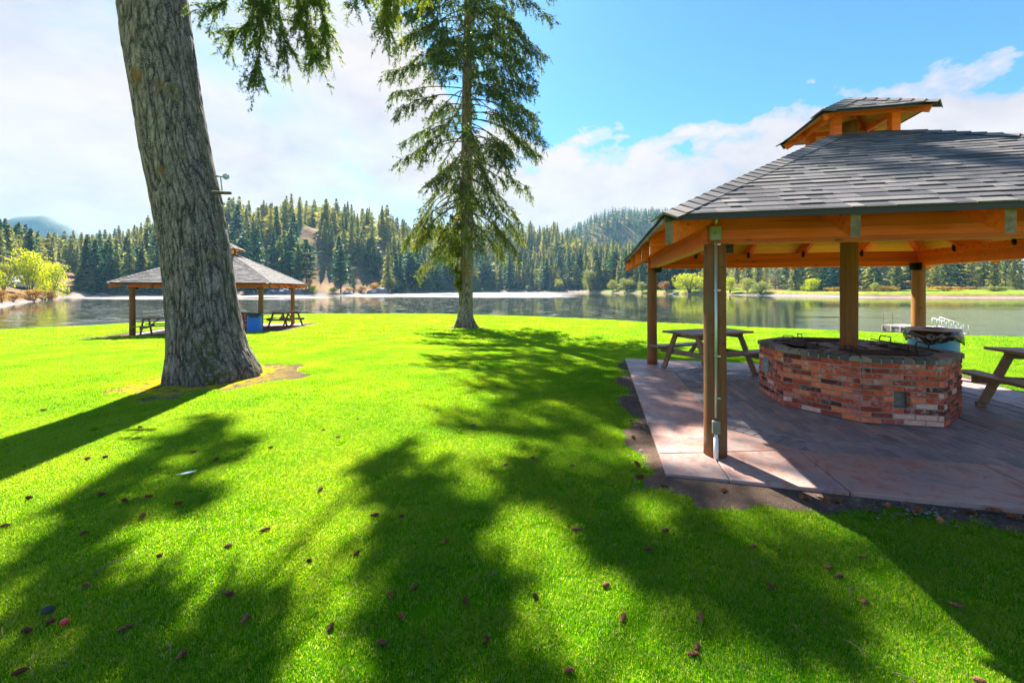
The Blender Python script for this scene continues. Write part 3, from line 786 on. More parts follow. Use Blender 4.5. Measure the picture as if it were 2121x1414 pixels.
def fascia(mb, e, eh, h, th=.012, zoff=0.012):
    for k in range(4):
        rot = Matrix.Rotation(k * math.pi / 2, 3, 'Z')
        mb.box(rot @ Vector((0, -e - th / 2, eh + zoff - h / 2)), (2 * e + 2 * th if k % 2 == 0 else 2 * e, th, h), rot, .5)

def log_post(mb, x, y, z0, z1, r, seed, n=20):
    g = random.Random(seed); pts = []; rad = []
    k = 14
    for i in range(k + 1):
        t = i / k; z = z0 + (z1 - z0) * t
        pts.append((x + .004 * math.sin(t * 5 + seed), y + .004 * math.cos(t * 4 + seed), z))
        rad.append(r * (1.03 - .06 * t + .012 * math.sin(t * 9 + seed)))
    mb.tube(pts, rad, n, True, g.random())

def build_pavilion(near):
    if near:
        t = thing('picnic_pavilion', 'large near pavilion on log posts with grey shingle roof and cupola, at the right', 'pavilion', (PAV.x, PAV.y, SLAB_T), PAV_ROT, 'square picnic pavilions')
        sd = 1
    else:
        t = thing('picnic_pavilion', 'distant pavilion with sunlit roof half hidden behind the big leaning trunk', 'pavilion', (PAVL.x, PAVL.y, PAVL.z + SLAB_T), PAVL_ROT, 'square picnic pavilions')
        sd = 50
    pr = .108
    for i, (sx, sy) in enumerate(((-1, -1), (-1, 1), (1, 1), (1, -1))):
        mb = MB(); log_post(mb, sx * PP, sy * PP, 0, 2.2, pr, sd + i)
        mt = M['warmpost'] if (near and (sx, sy) == (1, 1)) else M['post']
        o = mb.build('post', mt, t, True)
        if near and (sx, sy) == (-1, -1): first_post = o
    mb = MB(); log_post(mb, 0, 0, .05, 4.30, .110, sd + 9); mb.build('centre_post', M['post'], t, True)
    # beams (two run through, two butt between)
    bw, bh = .125, .305
    zb = 2.2 + bh / 2
    for sy in (-1, 1):
        mb = MB(); mb.beam((-PP - .10, sy * PP, zb), (PP + .10, sy * PP, zb), bw, bh, col=.3 + .2 * sy); mb.build('beam', M['cedar'], t)
    for sx in (-1, 1):
        mb = MB(); mb.beam((sx * PP, -PP + bw / 2 + .003, zb), (sx * PP, PP - bw / 2 - .003, zb), bw, bh, col=.55 + .15 * sx); mb.build('beam', M['cedar'], t)
    # post to beam steel plates
    for sx in (-1, 1):
        for sy in (-1, 1):
            mb = MB(); mb.box((sx * (PP - .13), sy * (PP - .075), 2.19), (.14, .008, .15)); mb.box((sx * (PP - .075), sy * (PP - .13), 2.19), (.008, .14, .15))
            for zz in (2.15, 2.22):
                mb.lathe([(.0, 0), (.016, 0), (.016, .012), (0, .012)], (sx * (PP - .13), sy * (PP - .085), zz), 8)
            mb.build('post_bracket', M['blackmetal'], t)
    # rafters
    rw, rh = .075, .20
    def rafter(a, b, nm='rafter', w_=rw, h_=rh, tone=.5):
        a, b = Vector(a), Vector(b); d = (b - a).normalized()
        side = Vector((0, 0, 1)).cross(d).normalized(); up = d.cross(side)
        mb = MB()
        # plumb-cut outer end
        hh = h_
        A0, A1 = a.copy(), a - Vector((0, 0, hh / max(.4, math.sqrt(1 - d.z ** 2))))
        B0, B1 = b.copy(), b - Vector((0, 0, hh / max(.4, math.sqrt(1 - d.z ** 2))))
        s_ = side * w_ / 2
        P = [A0 - s_, A0 + s_, A1 + s_, A1 - s_, B0 - s_, B0 + s_, B1 + s_, B1 - s_]
        for qn, mi in (((3, 2, 1, 0), 1), ((4, 5, 6, 7), 1), ((0, 1, 5, 4), 0), ((2, 3, 7, 6), 0), ((1, 2, 6, 5), 0), ((3, 0, 4, 7), 0)):
            mb.face([P[i] for i in qn], tone, m=mi)
        return mb.build(nm, [M['rafter'], M['endgrain']], t)
    tk = .036
    ca = math.cos(math.atan(SL)); dz = tk / ca
    for k in range(4):
        rot = Matrix.Rotation(k * math.pi / 2, 3, 'Z')
        e_ = EE - .035
        rafter(rot @ Vector((-e_, -e_, roof_h(e_) - dz - .02)), rot @ Vector((-.13, -.13, roof_h(.13) - dz - .02)), 'hip_rafter', .085, .215, .2 + .15 * k)
        for j, a in enumerate((-1.60, -.53, .53, 1.60)):
            top = max(abs(a) + .06, .16)
            rafter(rot @ Vector((a, -e_, roof_h(e_) - dz)), rot @ Vector((a, -top, roof_h(top) - dz)), 'rafter', rw, rh, ((k * 4 + j) * .37) % 1)
    if near:
        for k in range(4):
            rot = Matrix.Rotation(k * math.pi / 2, 3, 'Z')
            for a in (-1.60, -.53, .53, 1.60):
                mb = MB(); mb.box(rot @ Vector((a + .05, -PP + .080, 2.49)), (.03, .03, .10), rot)
                mb.box(rot @ Vector((a + .05, -PP + .068, 2.455)), (.055, .006, .085), rot)
                mb.build('rafter_clip', M['blackmetal'], t)
    mb = MB(); deck_faces(mb, EE, EH, SL, .34, seed=sd); mb.build('roof_boards', M['deck'], t)
    mb = MB(); shingle_faces(mb, EE + .012, EH, SL, .37, seed=sd + 1); hip_caps(mb, EE + .012, EH, SL, .42, sd); mb.build('shingle_roof', M['shingle'], t)
    mb = MB(); fascia(mb, EE, EH, .068, .010, .012); mb.build('drip_edge', M['fascia'], t)
    # cupola
    cu = thing('cupola', '', '', (0, 0, 0)); del cu['label']; del cu['category']; cu.parent = t
    zt = roof_h(CR) - .06; ct = CEH - .02
    for sx in (-1, 1):
        for sy in (-1, 1):
            mb = MB(); mb.box((sx * (CR - .06), sy * (CR - .06), (zt - .10 + ct) / 2), (.105, .105, ct - zt + .10 + .10), None, random.random(), .004)
            mb.build('cupola_post', M['rafter'], cu)
    mb = MB()
    for k in range(4):
        rot = Matrix.Rotation(k * math.pi / 2, 3, 'Z'); mb.box(rot @ Vector((0, -CR + .06, roof_h(CR) - .075)), (CR * 2 - .23, .04, .13), rot, .2 * k, .002)
    mb.build('curb', M['rafter'], cu)
    mb = MB(); deck_faces(mb, CE, CEH, CSL, .02, seed=sd + 3, board=.11); mb.build('cupola_boards', M['deck'], cu)
    mb = MB(); shingle_faces(mb, CE + .012, CEH, CSL, .0, seed=sd + 5); hip_caps(mb, CE + .012, CEH, CSL, .02, sd + 6); mb.build('cupola_shingles', M['shingle'], cu)
    mb = MB(); fascia(mb, CE, CEH, .042, .008, .010); mb.build('cupola_drip_edge', M['fascia'], cu)
    mb = MB()
    for k in range(4):
        rot = Matrix.Rotation(k * math.pi / 2, 3, 'Z')
        a = rot @ Vector((-CE + .04, -CE + .04, CEH - .075)); b = rot @ Vector((-.06, -.06, CEH - .075 + (CE - .10) * CSL))
        mb.beam(a, b, .055, .085, col=.3)
        zc_ = CEH + (CE - CR) * CSL - .115
        mb.box(rot @ Vector((0, -(CR - .005), zc_)), (2 * CE - .16 if k % 2 == 0 else 2 * CR - .10, .045, .075), rot, .7)
    mb.build('cupola_rafters', M['rafter'], cu)
    if near:
        # electrical conduit down the near post
        a = -PP; Lp = lambda u_, v_: (a + u_, a + v_)
        cxp, cyp = -PP + .128 * math.sin(R(13)) + .012, -PP - .128 * math.cos(R(13)) - .022
        cxp, cyp = -PP - .022, -PP - .123
        c0 = MB(); c0.tube([(cxp, cyp, .42), (cxp, cyp, 2.22)], .0135, 12); 
        c0.tube([(cxp, cyp, 2.395), (cxp + .002, cyp + .002, 2.44), (cxp + .02, cyp + .03, 2.49), (cxp + .06, cyp + .07, 2.515), (cxp + .14, cyp + .10, 2.53)], .0135, 12)
        cd = c0.build('conduit', M['steel'], t, True)
        c1 = MB(); c1.tube([(cxp, cyp, -.06), (cxp, cyp, .22)], .023, 14); c1.tube([(cxp, cyp, .225), (cxp, cyp, .255)], .017, 12); c1.build('conduit_sleeve', M['white'], t, True)
        c2 = MB(); c2.box((cxp, cyp - .006, .325), (.072, .055, .135), None, .5, .008)
        for zz in (.385, .265): c2.lathe([(0, 0), (.006, 0), (.006, .003), (0, .003)], (cxp, cyp - .036, zz), 8)
        c2.build('outlet_box', M['boxgrey'], t)
        c3 = MB(); c3.box((cxp, cyp + .02, 2.305), (.105, .06, .15), None, .5, .006); c3.tube([(cxp, cyp - .008, 2.305), (cxp, cyp - .030, 2.305)], .014, 10)
        c3.build('switch_box', M['boxgrey'], t)
        for zz in (.62, 1.05, 1.72, 2.19):
            c4 = MB(); c4.box((cxp + .014, cyp + .004, zz), (.058, .022, .014)); c4.build('conduit_clamp', M['steel'], t)
        # loose cables by the eave
        c5 = MB(); c5.tube([(cxp + .14, cyp + .12, 2.53), (cxp + .28, cyp + .10, 2.475), (cxp + .40, cyp + .12, 2.53)], .004, 6); c5.tube([(cxp + .16, cyp + .12, 2.53), (cxp + .26, cyp + .06, 2.485), (cxp + .48, cyp + .12, 2.535)], .004, 6)
        c5.build('cable', M['wire'], t, True)
    return t
pav = build_pavilion(True)
pavl = build_pavilion(False)

# pavilion floors
def build_patio(P, rot, near):
    S = 3.154; root = None
    mb = MB()
    def panel(pts, tone):
        n_ = len(pts); c_ = Vector((sum(p[0] for p in pts) / n_, sum(p[1] for p in pts) / n_))
        ins = [Vector(p) + (c_ - Vector(p)).normalized() * .009 for p in pts]
        mb.prism([(p.x, p.y) for p in ins], -.10, SLAB_T, tone, .007)
    for k in range(4):
        Rm = Matrix.Rotation(k * math.pi / 2, 2)
        def Q(L_): return [tuple(Rm @ Vector(p)) for p in L_]
        panel(Q([(-2.25, -1.66), (-1.66, -2.25), (-2.6, -2.53), (-3.154, -2.68), (-3.154, -1.72)]), .35 + .2 * ((k * 3) % 4) / 4)
        panel(Q([(-3.154, -2.68), (-2.6, -2.53), (-2.6, -3.154), (-3.154, -3.154)]), .25 + .12 * k)
        panel(Q([(-2.6, -2.53), (-1.66, -2.25), (-1.66, -3.154), (-2.6, -3.154)]), .75 - .1 * k)
        panel(Q([(-1.66, -2.25), (-.05, -2.25), (-.05, -3.154), (-1.66, -3.154)]), .5 + .1 * k)
        panel(Q([(-.05, -2.25), (1.66, -2.25), (1.72, -3.154), (-.05, -3.154)]), .65 - .1 * k)
    o = mb.build('concrete_patio', M['concrete'], None, loc=(P.x, P.y, P.z))
    o.rotation_euler = (0, 0, rot)
    struct(o, label='pinkish stamped concrete slab under the ' + ('near' if near else 'distant') + ' pavilion')
    mb = MB()
    g = random.Random(5)
    def inside(x, y, m_=0.0): return max(abs(x), abs(y)) < 2.235 - m_ and abs(x) + abs(y) < 3.895 - m_ * 1.41
    bl, bwd = .232, .116
    if near:
        sr = bwd          # soldier course width along border
        nx = int(4.6 / bwd) + 1
        for i in range(-nx // 2, nx // 2 + 1):
            x = i * bwd
            for j in range(-11, 12):
                y = j * bl + (bl / 2 if i % 2 else 0)
                hw, hl = bwd / 2 - .0042, bl / 2 - .0042
                cs = [(x - hw, y - hl), (x + hw, y - hl), (x + hw, y + hl), (x - hw, y + hl)]
                if all(inside(*c_, m_=.235) for c_ in cs):
                    if max(abs(x), abs(y)) < .95: continue
                    mb.box((x, y, SLAB_T - .030 + g.uniform(-.0015, .0015)), (hw * 2, hl * 2, .05), None, min(1, max(0, g.gauss(.45, .25))), .003)
                elif inside(x, y, .225):
                    # cut bricks along the border
                    sx = .5
                    mb.box((x, y, SLAB_T - .0345), (hw * 2 * .9, hl * 1.0, .05), None, min(1, max(0, g.gauss(.45, .25))), .003)
        # border of bricks laid across the edge
        corners = [(-1.66, -2.25), (1.66, -2.25), (2.25, -1.66), (2.25, 1.66), (1.66, 2.25), (-1.66, 2.25), (-2.25, 1.66), (-2.25, -1.66)]
        for k in range(8):
            c_ = Vector(corners[k])
            a, b = Vector(corners[k]), Vector(corners[(k + 1) % 8]); d = b - a; L = d.length; d.normalize(); nrm = Vector((-d.y, d.x))
            cnt = int(L / bwd); stp = L / cnt; ang_ = math.atan2(d.y, d.x)
            for i in range(cnt):
                c_ = a + d * (stp * (i + .5)) + nrm * (.012 + bl / 2)
                mb.box((c_.x, c_.y, SLAB_T - .029 + .0027 * (k % 2)), (stp - .007, bl - .008, .05), Matrix.Rotation(ang_, 3, 'Z'), min(1, max(0, g.gauss(.3, .2))), .003)
    else:
        pass
    if near: pv = mb.build('brick_paving', M['paver'], o)
    mb2 = MB(); mb2.prism([(-1.68, -2.27), (1.68, -2.27), (2.27, -1.68), (2.27, 1.68), (1.68, 2.27), (-1.68, 2.27), (-2.27, 1.68), (-2.27, -1.68)], -.09, SLAB_T - (.013 if near else .004), .5)
    mb2.build('sand_bed' if near else 'paving', simple('joint_sand', (.34, .32, .31), .9) if near else M['paver'], o)
    mb3 = MB(); mb3.prism([(-3.13, -3.13), (3.13, -3.13), (3.13, 3.13), (-3.13, 3.13)], -.12, SLAB_T - .022 if near else SLAB_T - .03, .0)
    # bed under the joints
    mb3.build('slab_bed', M['soot'], o)
    return o
build_patio(PAV, PAV_ROT, True); build_patio(PAVL, PAVL_ROT, False)

# ------------------------------------------------------------------ brick barbecues
def build_bbq(P, rot, z, near):
    t = thing('brick_barbecue', 'large red brick barbecue with dark brick top under the near pavilion' if near else
              'far brick barbecue pit beside the bright blue barrel under the distant pavilion', 'barbecue', (P.x, P.y, z), rot, 'octagonal brick barbecues')
    Rr, H, th = 1.184, .858, .105
    cap_h = .075; hb = H - cap_h
    g = random.Random(3 if near else 4)
    V = [Vector((Rr * math.cos(R(22.5 + 45 * k)), Rr * math.sin(R(22.5 + 45 * k)))) for k in range(8)]
    brick = MB(); mort = MB()
    rows = 11; rh = hb / rows
    for k in range(8):
        a, b = V[k], V[(k + 1) % 8]; d = b - a; L = d.length; d.normalize(); nrm = Vector((d.y, -d.x)); ang = math.atan2(d.y, d.x)
        rot3 = Matrix.Rotation(ang, 3, 'Z')
        front = (k == 5)                           # side facing -Y holds the ash hole
        hole = (L * .41, L * .61, rh * 3.0, rh * 6.0)
        for r_ in range(rows):
            x = (0 if r_ % 2 == 0 else -.115) + .006; bl = .225
            z0 = r_ * rh
            while x < L - .01:
                x0, x1 = max(x, .008), min(x + bl, L - .008)
                x += bl + .012
                if x1 - x0 < .03: continue
                segs = [(x0, x1)]
                if front and z0 + rh * .5 > hole[2] and z0 + rh * .5 < hole[3]:
                    segs = []
                    if x0 < hole[0]: segs.append((x0, min(x1, hole[0])))
                    if x1 > hole[1]: segs.append((max(x0, hole[1]), x1))
                for (s0, s1) in segs:
                    if s1 - s0 < .02: continue
                    c_ = a + d * (s0 + s1) / 2 + nrm * (g.uniform(-.003, .0035) - .045)
                    tone = g.random()
                    if front and z0 < rh * 1.6 and s0 > L * .3: tone = .97
                    brick.box((c_.x, c_.y, z0 + rh / 2), (s1 - s0, .095, rh - .0135), rot3, tone, .006)
        # mortar wall set back behind the brick faces
        def wall(s0, s1, z0, z1, back=.010, dep=.085):
            c_ = a + d * (s0 + s1) / 2 - nrm * (back + dep / 2)
            mort.box((c_.x, c_.y, (z0 + z1) / 2), (s1 - s0, dep, z1 - z0), rot3, .5)
        if front:
            wall(.004, hole[0] - .001, 0, hb); wall(hole[1] + .001, L - .004, 0, hb); wall(hole[0], hole[1], 0, hole[2]); wall(hole[0], hole[1], hole[3], hb); wall(hole[0] - .03, hole[1] + .03, hole[2] - .03, hole[3] + .03, .13, .03)
        else:
            wall(.004, L - .004, 0, hb)
    brick.build('brick_wall', M['brick'], t); mort.build('mortar', M['mortar'], t)
    # inner sooty shell
    so = MB()
    for k in range(8):
        a, b = V[k] * .86, V[(k + 1) % 8] * .86
        so.face([(b.x, b.y, .02), (a.x, a.y, .02), (a.x, a.y, hb), (b.x, b.y, hb)])
    so.prism([tuple(v * .87) for v in V], .02, .42)
    so.box((0, 0, .62), (.62, .62, .39))
    so.build('fire_chamber', M['soot'], t)
    # top with four rectangular openings
    bm = bmesh.new()
    ro = Rr + .018
    outer = [bm.verts.new((ro * math.cos(R(22.5 + 45 * k)), ro * math.sin(R(22.5 + 45 * k)), hb + .052)) for k in range(8)]
    eds = [bm.edges.new((outer[i], outer[(i + 1) % 8])) for i in range(8)]
    OP = []
    for k in range(4):
        rt = Matrix.Rotation(k * math.pi / 2, 3, 'Z'); c_ = rt @ Vector((0, -.685, 0))
        vs = [bm.verts.new(c_ + rt @ Vector((sx * .37, sy * .20, hb + .052))) for sx, sy in ((-1, -1), (1, -1), (1, 1), (-1, 1))]
        eds += [bm.edges.new((vs[i], vs[(i + 1) % 4])) for i in range(4)]
        OP.append(c_)
    fl = bmesh.ops.triangle_fill(bm, use_beauty=True, use_dissolve=False, edges=eds)
    fs = [f for f in fl['geom'] if isinstance(f, bmesh.types.BMFace)]
    kill = []
    for f in fs:
        cc_ = f.calc_center_median()
        for k, c_ in enumerate(OP):
            rt = Matrix.Rotation(-k * math.pi / 2, 3, 'Z'); q_ = rt @ (cc_ - Vector((c_.x, c_.y, 0)))
            if abs(q_.x) < .37 and abs(q_.y) < .20: kill.append(f); break
    bmesh.ops.delete(bm, geom=kill, context='FACES_ONLY')
    fs = [f for f in bm.faces]
    ex = bmesh.ops.extrude_face_region(bm, geom=fs)
    for v in [e for e in ex['geom'] if isinstance(e, bmesh.types.BMVert)]: v.co.z = hb + .004
    bmesh.ops.recalc_face_normals(bm, faces=bm.faces[:])
    me = bpy.data.meshes.new('mortar_top'); bm.to_mesh(me); bm.free(); me.materials.append(M['mortar'])
    o = bpy.data.objects.new('mortar_top', me); COL.objects.link(o); o.parent = t
    # cap bricks: soldier ring round the rim and flat bricks on top
    cap = MB()
    def clear_of_holes(x, y, m_):
        for k, c_ in enumerate(OP):
            rt = Matrix.Rotation(-k * math.pi / 2, 3, 'Z'); q_ = rt @ Vector((x - c_.x, y - c_.y, 0))
            if abs(q_.x) < .37 + m_ and abs(q_.y) < .20 + m_: return False
        return True
    R2 = Rr + .030
    V2 = [Vector((R2 * math.cos(R(22.5 + 45 * k)), R2 * math.sin(R(22.5 + 45 * k)))) for k in range(8)]
    for k in range(8):
        a, b = V2[k], V2[(k + 1) % 8]; d = b - a; L = d.length; d.normalize(); nrm = Vector((d.y, -d.x)); ang = math.atan2(d.y, d.x)
        cnt = 8; st = L / cnt
        for i in range(cnt):
            wdt = st - .020
            if i in (0, cnt - 1): wdt = st - .034
            c_ = a + d * (st * (i + .5)) - nrm * .095
            cap.box((c_.x, c_.y, hb + .040), (wdt, .185, .070), Matrix.Rotation(ang, 3, 'Z'), g.random() if 0 < i < cnt - 1 else 1.0, .005)
    apo = Rr * math.cos(R(22.5)) - .175
    for i in range(-10, 11):
        for j in range(-5, 6):
            x = i * .110; y = j * .222 + (.111 if i % 2 else 0)
            if max(abs(x) + .05, abs(y) + .09) < apo and (abs(x) + abs(y) + .10) / math.sqrt(2) < apo and clear_of_holes(x, y, .055) and math.hypot(x, y) > .17:
                cap.box((x, y, hb + .040), (.100, .212, .066), None, g.random() * .8, .004)
    cap.build('brick_top', M['capbrick'], t)
    # grates
    for k in range(4):
        gr = MB(); rt = Matrix.Rotation(k * math.pi / 2, 3, 'Z'); tilt = {1: R(9)}.get(k, R((0, 0, 2, -2)[k])) if near else 0
        tm = rt @ Matrix.Rotation(tilt, 3, 'X')
        c_ = Vector((OP[k].x, OP[k].y, H + .012 + abs(math.sin(tilt)) * .2))
        for sy in (-.185, .185): gr.beam(c_ + tm @ Vector((-.39, sy, 0)), c_ + tm @ Vector((.39, sy, 0)), .014, .014)
        for i in range(27):
            x = -.39 + .78 * i / 26; gr.beam(c_ + tm @ Vector((x, -.19, 0)), c_ + tm @ Vector((x, .19, 0)), .009, .009, bev=0)
        go = gr.build('grill_grate', M['rust'], t)
        for sx in (-1, 1):
            hd = MB(); x = sx * .375
            hd.tube([c_ + tm @ Vector((x, -.075, 0)), c_ + tm @ Vector((x, -.075, .060)), c_ + tm @ Vector((x, -.066, .078)), c_ + tm @ Vector((x, .066, .078)), c_ + tm @ Vector((x, .075, .060)), c_ + tm @ Vector((x, .075, 0))], .0075, 8)
            hd.build('handle', M['blackmetal'], go, True)
    # small steel doors on the -X side, ash hole lining on the front
    k = 3; a, b = V[k], V[(k + 1) % 8]; d = (b - a).normalized(); nrm = Vector((d.y, -d.x)); ang = math.atan2(d.y, d.x)
    dr = MB(); c_ = a + (b - a) * .36 + nrm * .012
    dr.box((c_.x, c_.y, .50), (.20, .022, .235), Matrix.Rotation(ang, 3, 'Z'), .5, .005)
    do = dr.build('fire_door', M['bluedoor'], t)
    kn = MB(); c2 = c_ + nrm * .02 + d * .07; kn.box((c2.x, c2.y, .50), (.016, .022, .05), Matrix.Rotation(ang, 3, 'Z'), .5, .003); kn.build('latch', M['steel'], do)
    return t
build_bbq(PAV, PAV_ROT, SLAB_T, True); build_bbq(PAVL, PAVL_ROT, PAVL.z + SLAB_T, False)

# ------------------------------------------------------------------ picnic tables
def build_table():
    t = thing('picnic_table', 'x', 'picnic table')
    L, H, SH = 1.66, .857, .50
    g = random.Random(2)
    mb = MB()
    for i in range(5):
        y = (-2 + i) * .168; mb.box((0, y, H - .02), (L, .160, .040), None, g.random(), .004)
    mb.build('table_top', M['table'], t)
    for sy in (-1, 1):
        mb = MB()
        for i in range(2): mb.box((0, sy * (.665 + i * .150 - .07), SH - .02), (L, .142, .040), None, g.random(), .004)
        mb.build('bench', M['table'], t)
    for sx in (-1, 1):
        x = sx * (L / 2 - .24)
        for sy in (-1, 1):
            mb = MB(); mb.beam((x, sy * .27, H - .045), (x, sy * .60, .055), .045, .105, up=(1, 0, 0) if False else (0, 1, .6), col=g.random())
            # square foot resting on the floor
            mb.box((x, sy * .625, .035), (.045, .11, .07), None, .4, .003)
            mb.build('leg', M['table'], t)
        mb = MB(); mb.beam((x - sx * .048, -.76, SH - .095), (x - sx * .048, .76, SH - .095), .042, .105, col=g.random()); mb.build('bench_support', M['table'], t)
        mb = MB(); mb.beam((x - sx * .048, -.38, H - .088), (x - sx * .048, .38, H - .088), .042, .09, col=g.random()); mb.build('top_cleat', M['table'], t)
        mb = MB(); mb.beam((x - sx * .075, 0, SH - .10), (sx * .10, 0, H - .075), .085, .040, col=g.random()); mb.build('brace', M['table'], t)
    return t
proto = build_table()
TG = 'picnic tables under the pavilions'
ztn = SLAB_T
spots = [((4.10, 8.28, ztn), R(22), 'weathered picnic table behind the near post at the back left of the near pavilion'),
         ((7.40, 5.12, ztn), R(90 - 13.5), 'picnic table cut off by the right edge, beside the brick barbecue'),
         ((-16.15, 18.25, PAVL.z + SLAB_T), R(24), 'picnic table at the left of the distant pavilion, partly behind the big trunk'),
         ((-12.92, 22.55, PAVL.z + SLAB_T), R(80), 'small-looking picnic table seen end on at the right rear of the distant pavilion')]
for i, (loc, rz, lab) in enumerate(spots):
    o = proto if i == 0 else copy_tree(proto)
    o.location = loc; o.rotation_euler = (0, 0, rz); tag(o, lab, 'picnic table', TG)

# ------------------------------------------------------------------ barrels
def build_barrel(loc, h, r, body, bag_low, label, rim=True, seed=1):
    t = thing('trash_barrel', label, 'trash barrel', loc)
    b = MB(); pr = [(0, 0), (r * .96, 0), (r * .985, .03)]
    for i in range(25):
        z = .04 + (h - .06) * i / 24; k = 1 + .012 * (abs((i % 8) - 4) < 1)
        pr.append((r * k * (.985 + .02 * math.sin(i / 24 * math.pi)), z))
    pr += [(r * .98, h), (r * .93, h), (r * .93, h - .25)]
    b.lathe(pr, n=48); b.build('barrel_body', body, t, True)
    g = random.Random(seed)
    bg = MB(); n_ = 96; rowsn = 16; k0 = 0
    low = [bag_low * (1 + .38 * math.sin(j / n_ * 2 * math.pi * 3 + seed) * .6 + .45 * mnoise.noise((j * .11, seed, 0))) for j in range(n_)]
    for jj in range(8): low[-1 - jj] = low[-1 - jj] * (jj / 8) + low[0] * (1 - jj / 8)
    for i in range(rowsn + 1):
        for j in range(n_):
            a = j / n_ * 2 * math.pi; f = i / rowsn
            fold = mnoise.noise((math.cos(a) * 4 + seed, math.sin(a) * 4, f * 1.4)) * .5 + mnoise.noise((math.cos(a) * 11, math.sin(a) * 11 + seed, f * 3)) * .35
            rr_ = r + .012 + (.010 + .045 * f) * (0.5 + fold) + .018 * math.sin(f * math.pi)
            bg.v.append((rr_ * math.cos(a), rr_ * math.sin(a), h + .004 - low[j] * f))
    for i in range(rowsn):
        for j in range(n_):
            bg.f.append((i * n_ + j, i * n_ + (j + 1) % n_, (i + 1) * n_ + (j + 1) % n_, (i + 1) * n_ + j)); bg.c.append(.5); bg.uv.append(None); bg.m.append(0)
    bg.lathe([(r + .012, h + .004), (r - .02, h + .006), (r - .05, h - .12), (r - .10, h - .4)], n=48)
    bo = bg.build('bin_liner', M['bag'], t, True)
    if rim:
        rm = MB(); rm.lathe([(r + .022, h - .012), (r + .030, h + .008), (r + .022, h + .026), (r - .05, h + .030), (r * .52, h + .024), (r * .50, h + .014), (r - .05, h + .016), (r + .02, h + .0), (r + .022, h - .012)], n=48)
        rm.build('barrel_lid', M['rim'], t, True)
    return t
build_barrel((7.62, 7.15, SLAB_T), 1.0, .33, M['barrel_light'], .20, 'light blue barrel with black liner and pale ring lid behind the barbecue', True, 3)
build_barrel((-12.2, 18.72, PAVL.z + SLAB_T), .97, .31, M['barrel_blue'], .13, 'bright blue barrel with black liner under the distant pavilion', False, 5)

# ------------------------------------------------------------------ dock and gangway
def build_dock():
    p0 = px(1828, 688, Y=26.0); p1 = px(1900, 694, Y=24.2)
    t = thing('floating_dock', 'low pale floating dock at the lake edge behind the right log post', 'dock', (p0.x, p0.y, WATER))
    d = Vector((p1.x - p0.x, p1.y - p0.y, 0)); d.normalize(); L = 3.0; s = Vector((-d.y, d.x, 0))
    mb = MB()
    for i in range(20):
        x = L * (i + .5) / 20; mb.beam(d * x - s * 0 + Vector((0, 0, .42)), d * x + s * 1.9 + Vector((0, 0, .42)), L / 20 - .01, .04, col=(i * .37) % 1, bev=0)
    mb.build('deck_planks', M['dock'], t)
    mb = MB(); mb.beam(Vector((0, 0, .36)), d * L + Vector((0, 0, .36)), .05, .09); mb.beam(Vector((0, 0, .14)), d * L + Vector((0, 0, .14)), .05, .20)
    for i in range(7): mb.beam(d * (L * i / 6) + Vector((0, 0, .04)), d * (L * i / 6) + Vector((0, 0, .40)), .09, .09, up=(1, 0, 0))
    mb.build('side_rail', M['dock'], t)
    mb = MB()
    for k in range(3):
        c_ = d * (.5 + 1.0 * k) + s * .95 + Vector((0, 0, .10)); mb.beam(c_ - d * .45, c_ + d * .45, 1.7, .30, col=.5)
    mb.build('float', M['wire'], t)
    mb = MB()
    for q_ in (0, .5): mb.tube([d * q_ + s * .1 + Vector((0, 0, .4)), d * q_ + s * .1 + Vector((0, 0, 1.25)), d * (q_ + .12) + s * .1 + Vector((0, 0, 1.32))], .011, 8)
    for zz in (.7, .95, 1.2): mb.tube([s * .1 + Vector((0, 0, zz)), d * .5 + s * .1 + Vector((0, 0, zz))], .008, 6)
    mb.build('ladder', M['boxgrey'], t, True)
    # gangway
    a = px(1931, 676, Y=22.6); b = px(1991, 694, Y=21.6)
    g_ = thing('dock_gangway', 'white railed gangway ramp sloping between the lawn and the floating dock', 'gangway', tuple(a))
    A0 = Vector((0, 0, 0)); B0 = b - a; dd_ = B0.normalized(); sd_ = Vector((-dd_.y, dd_.x, 0)).normalized()
    mb = MB(); mb.beam(A0 + sd_ * .55, B0 + sd_ * .55, 1.1, .05); mb.build('ramp', M['dock'], g_)
    for q_ in (0, 1.1):
        mb = MB(); n_ = 6
        mb.tube([A0 + sd_ * q_ + Vector((0, 0, .50)), B0 + sd_ * q_ + Vector((0, 0, .46))], .018, 8)
        mb.tube([A0 + sd_ * q_, B0 + sd_ * q_], .024, 8)
        for i in range(n_ + 1):
            c_ = A0.lerp(B0, i / n_) + sd_ * q_; mb.tube([c_, c_ + Vector((0, 0, .49))], .014, 6)
            if i < n_:
                c2 = A0.lerp(B0, (i + .5) / n_) + sd_ * q_
                if i % 2: mb.tube([c_, c2 + Vector((0, 0, .45))], .009, 5)
                else: mb.tube([A0.lerp(B0, (i + 1) / n_) + sd_ * q_, c2 + Vector((0, 0, .45))], .009, 5)
        mb.build('railing', M['white'], g_, True)
build_dock()
#MARK-TREES

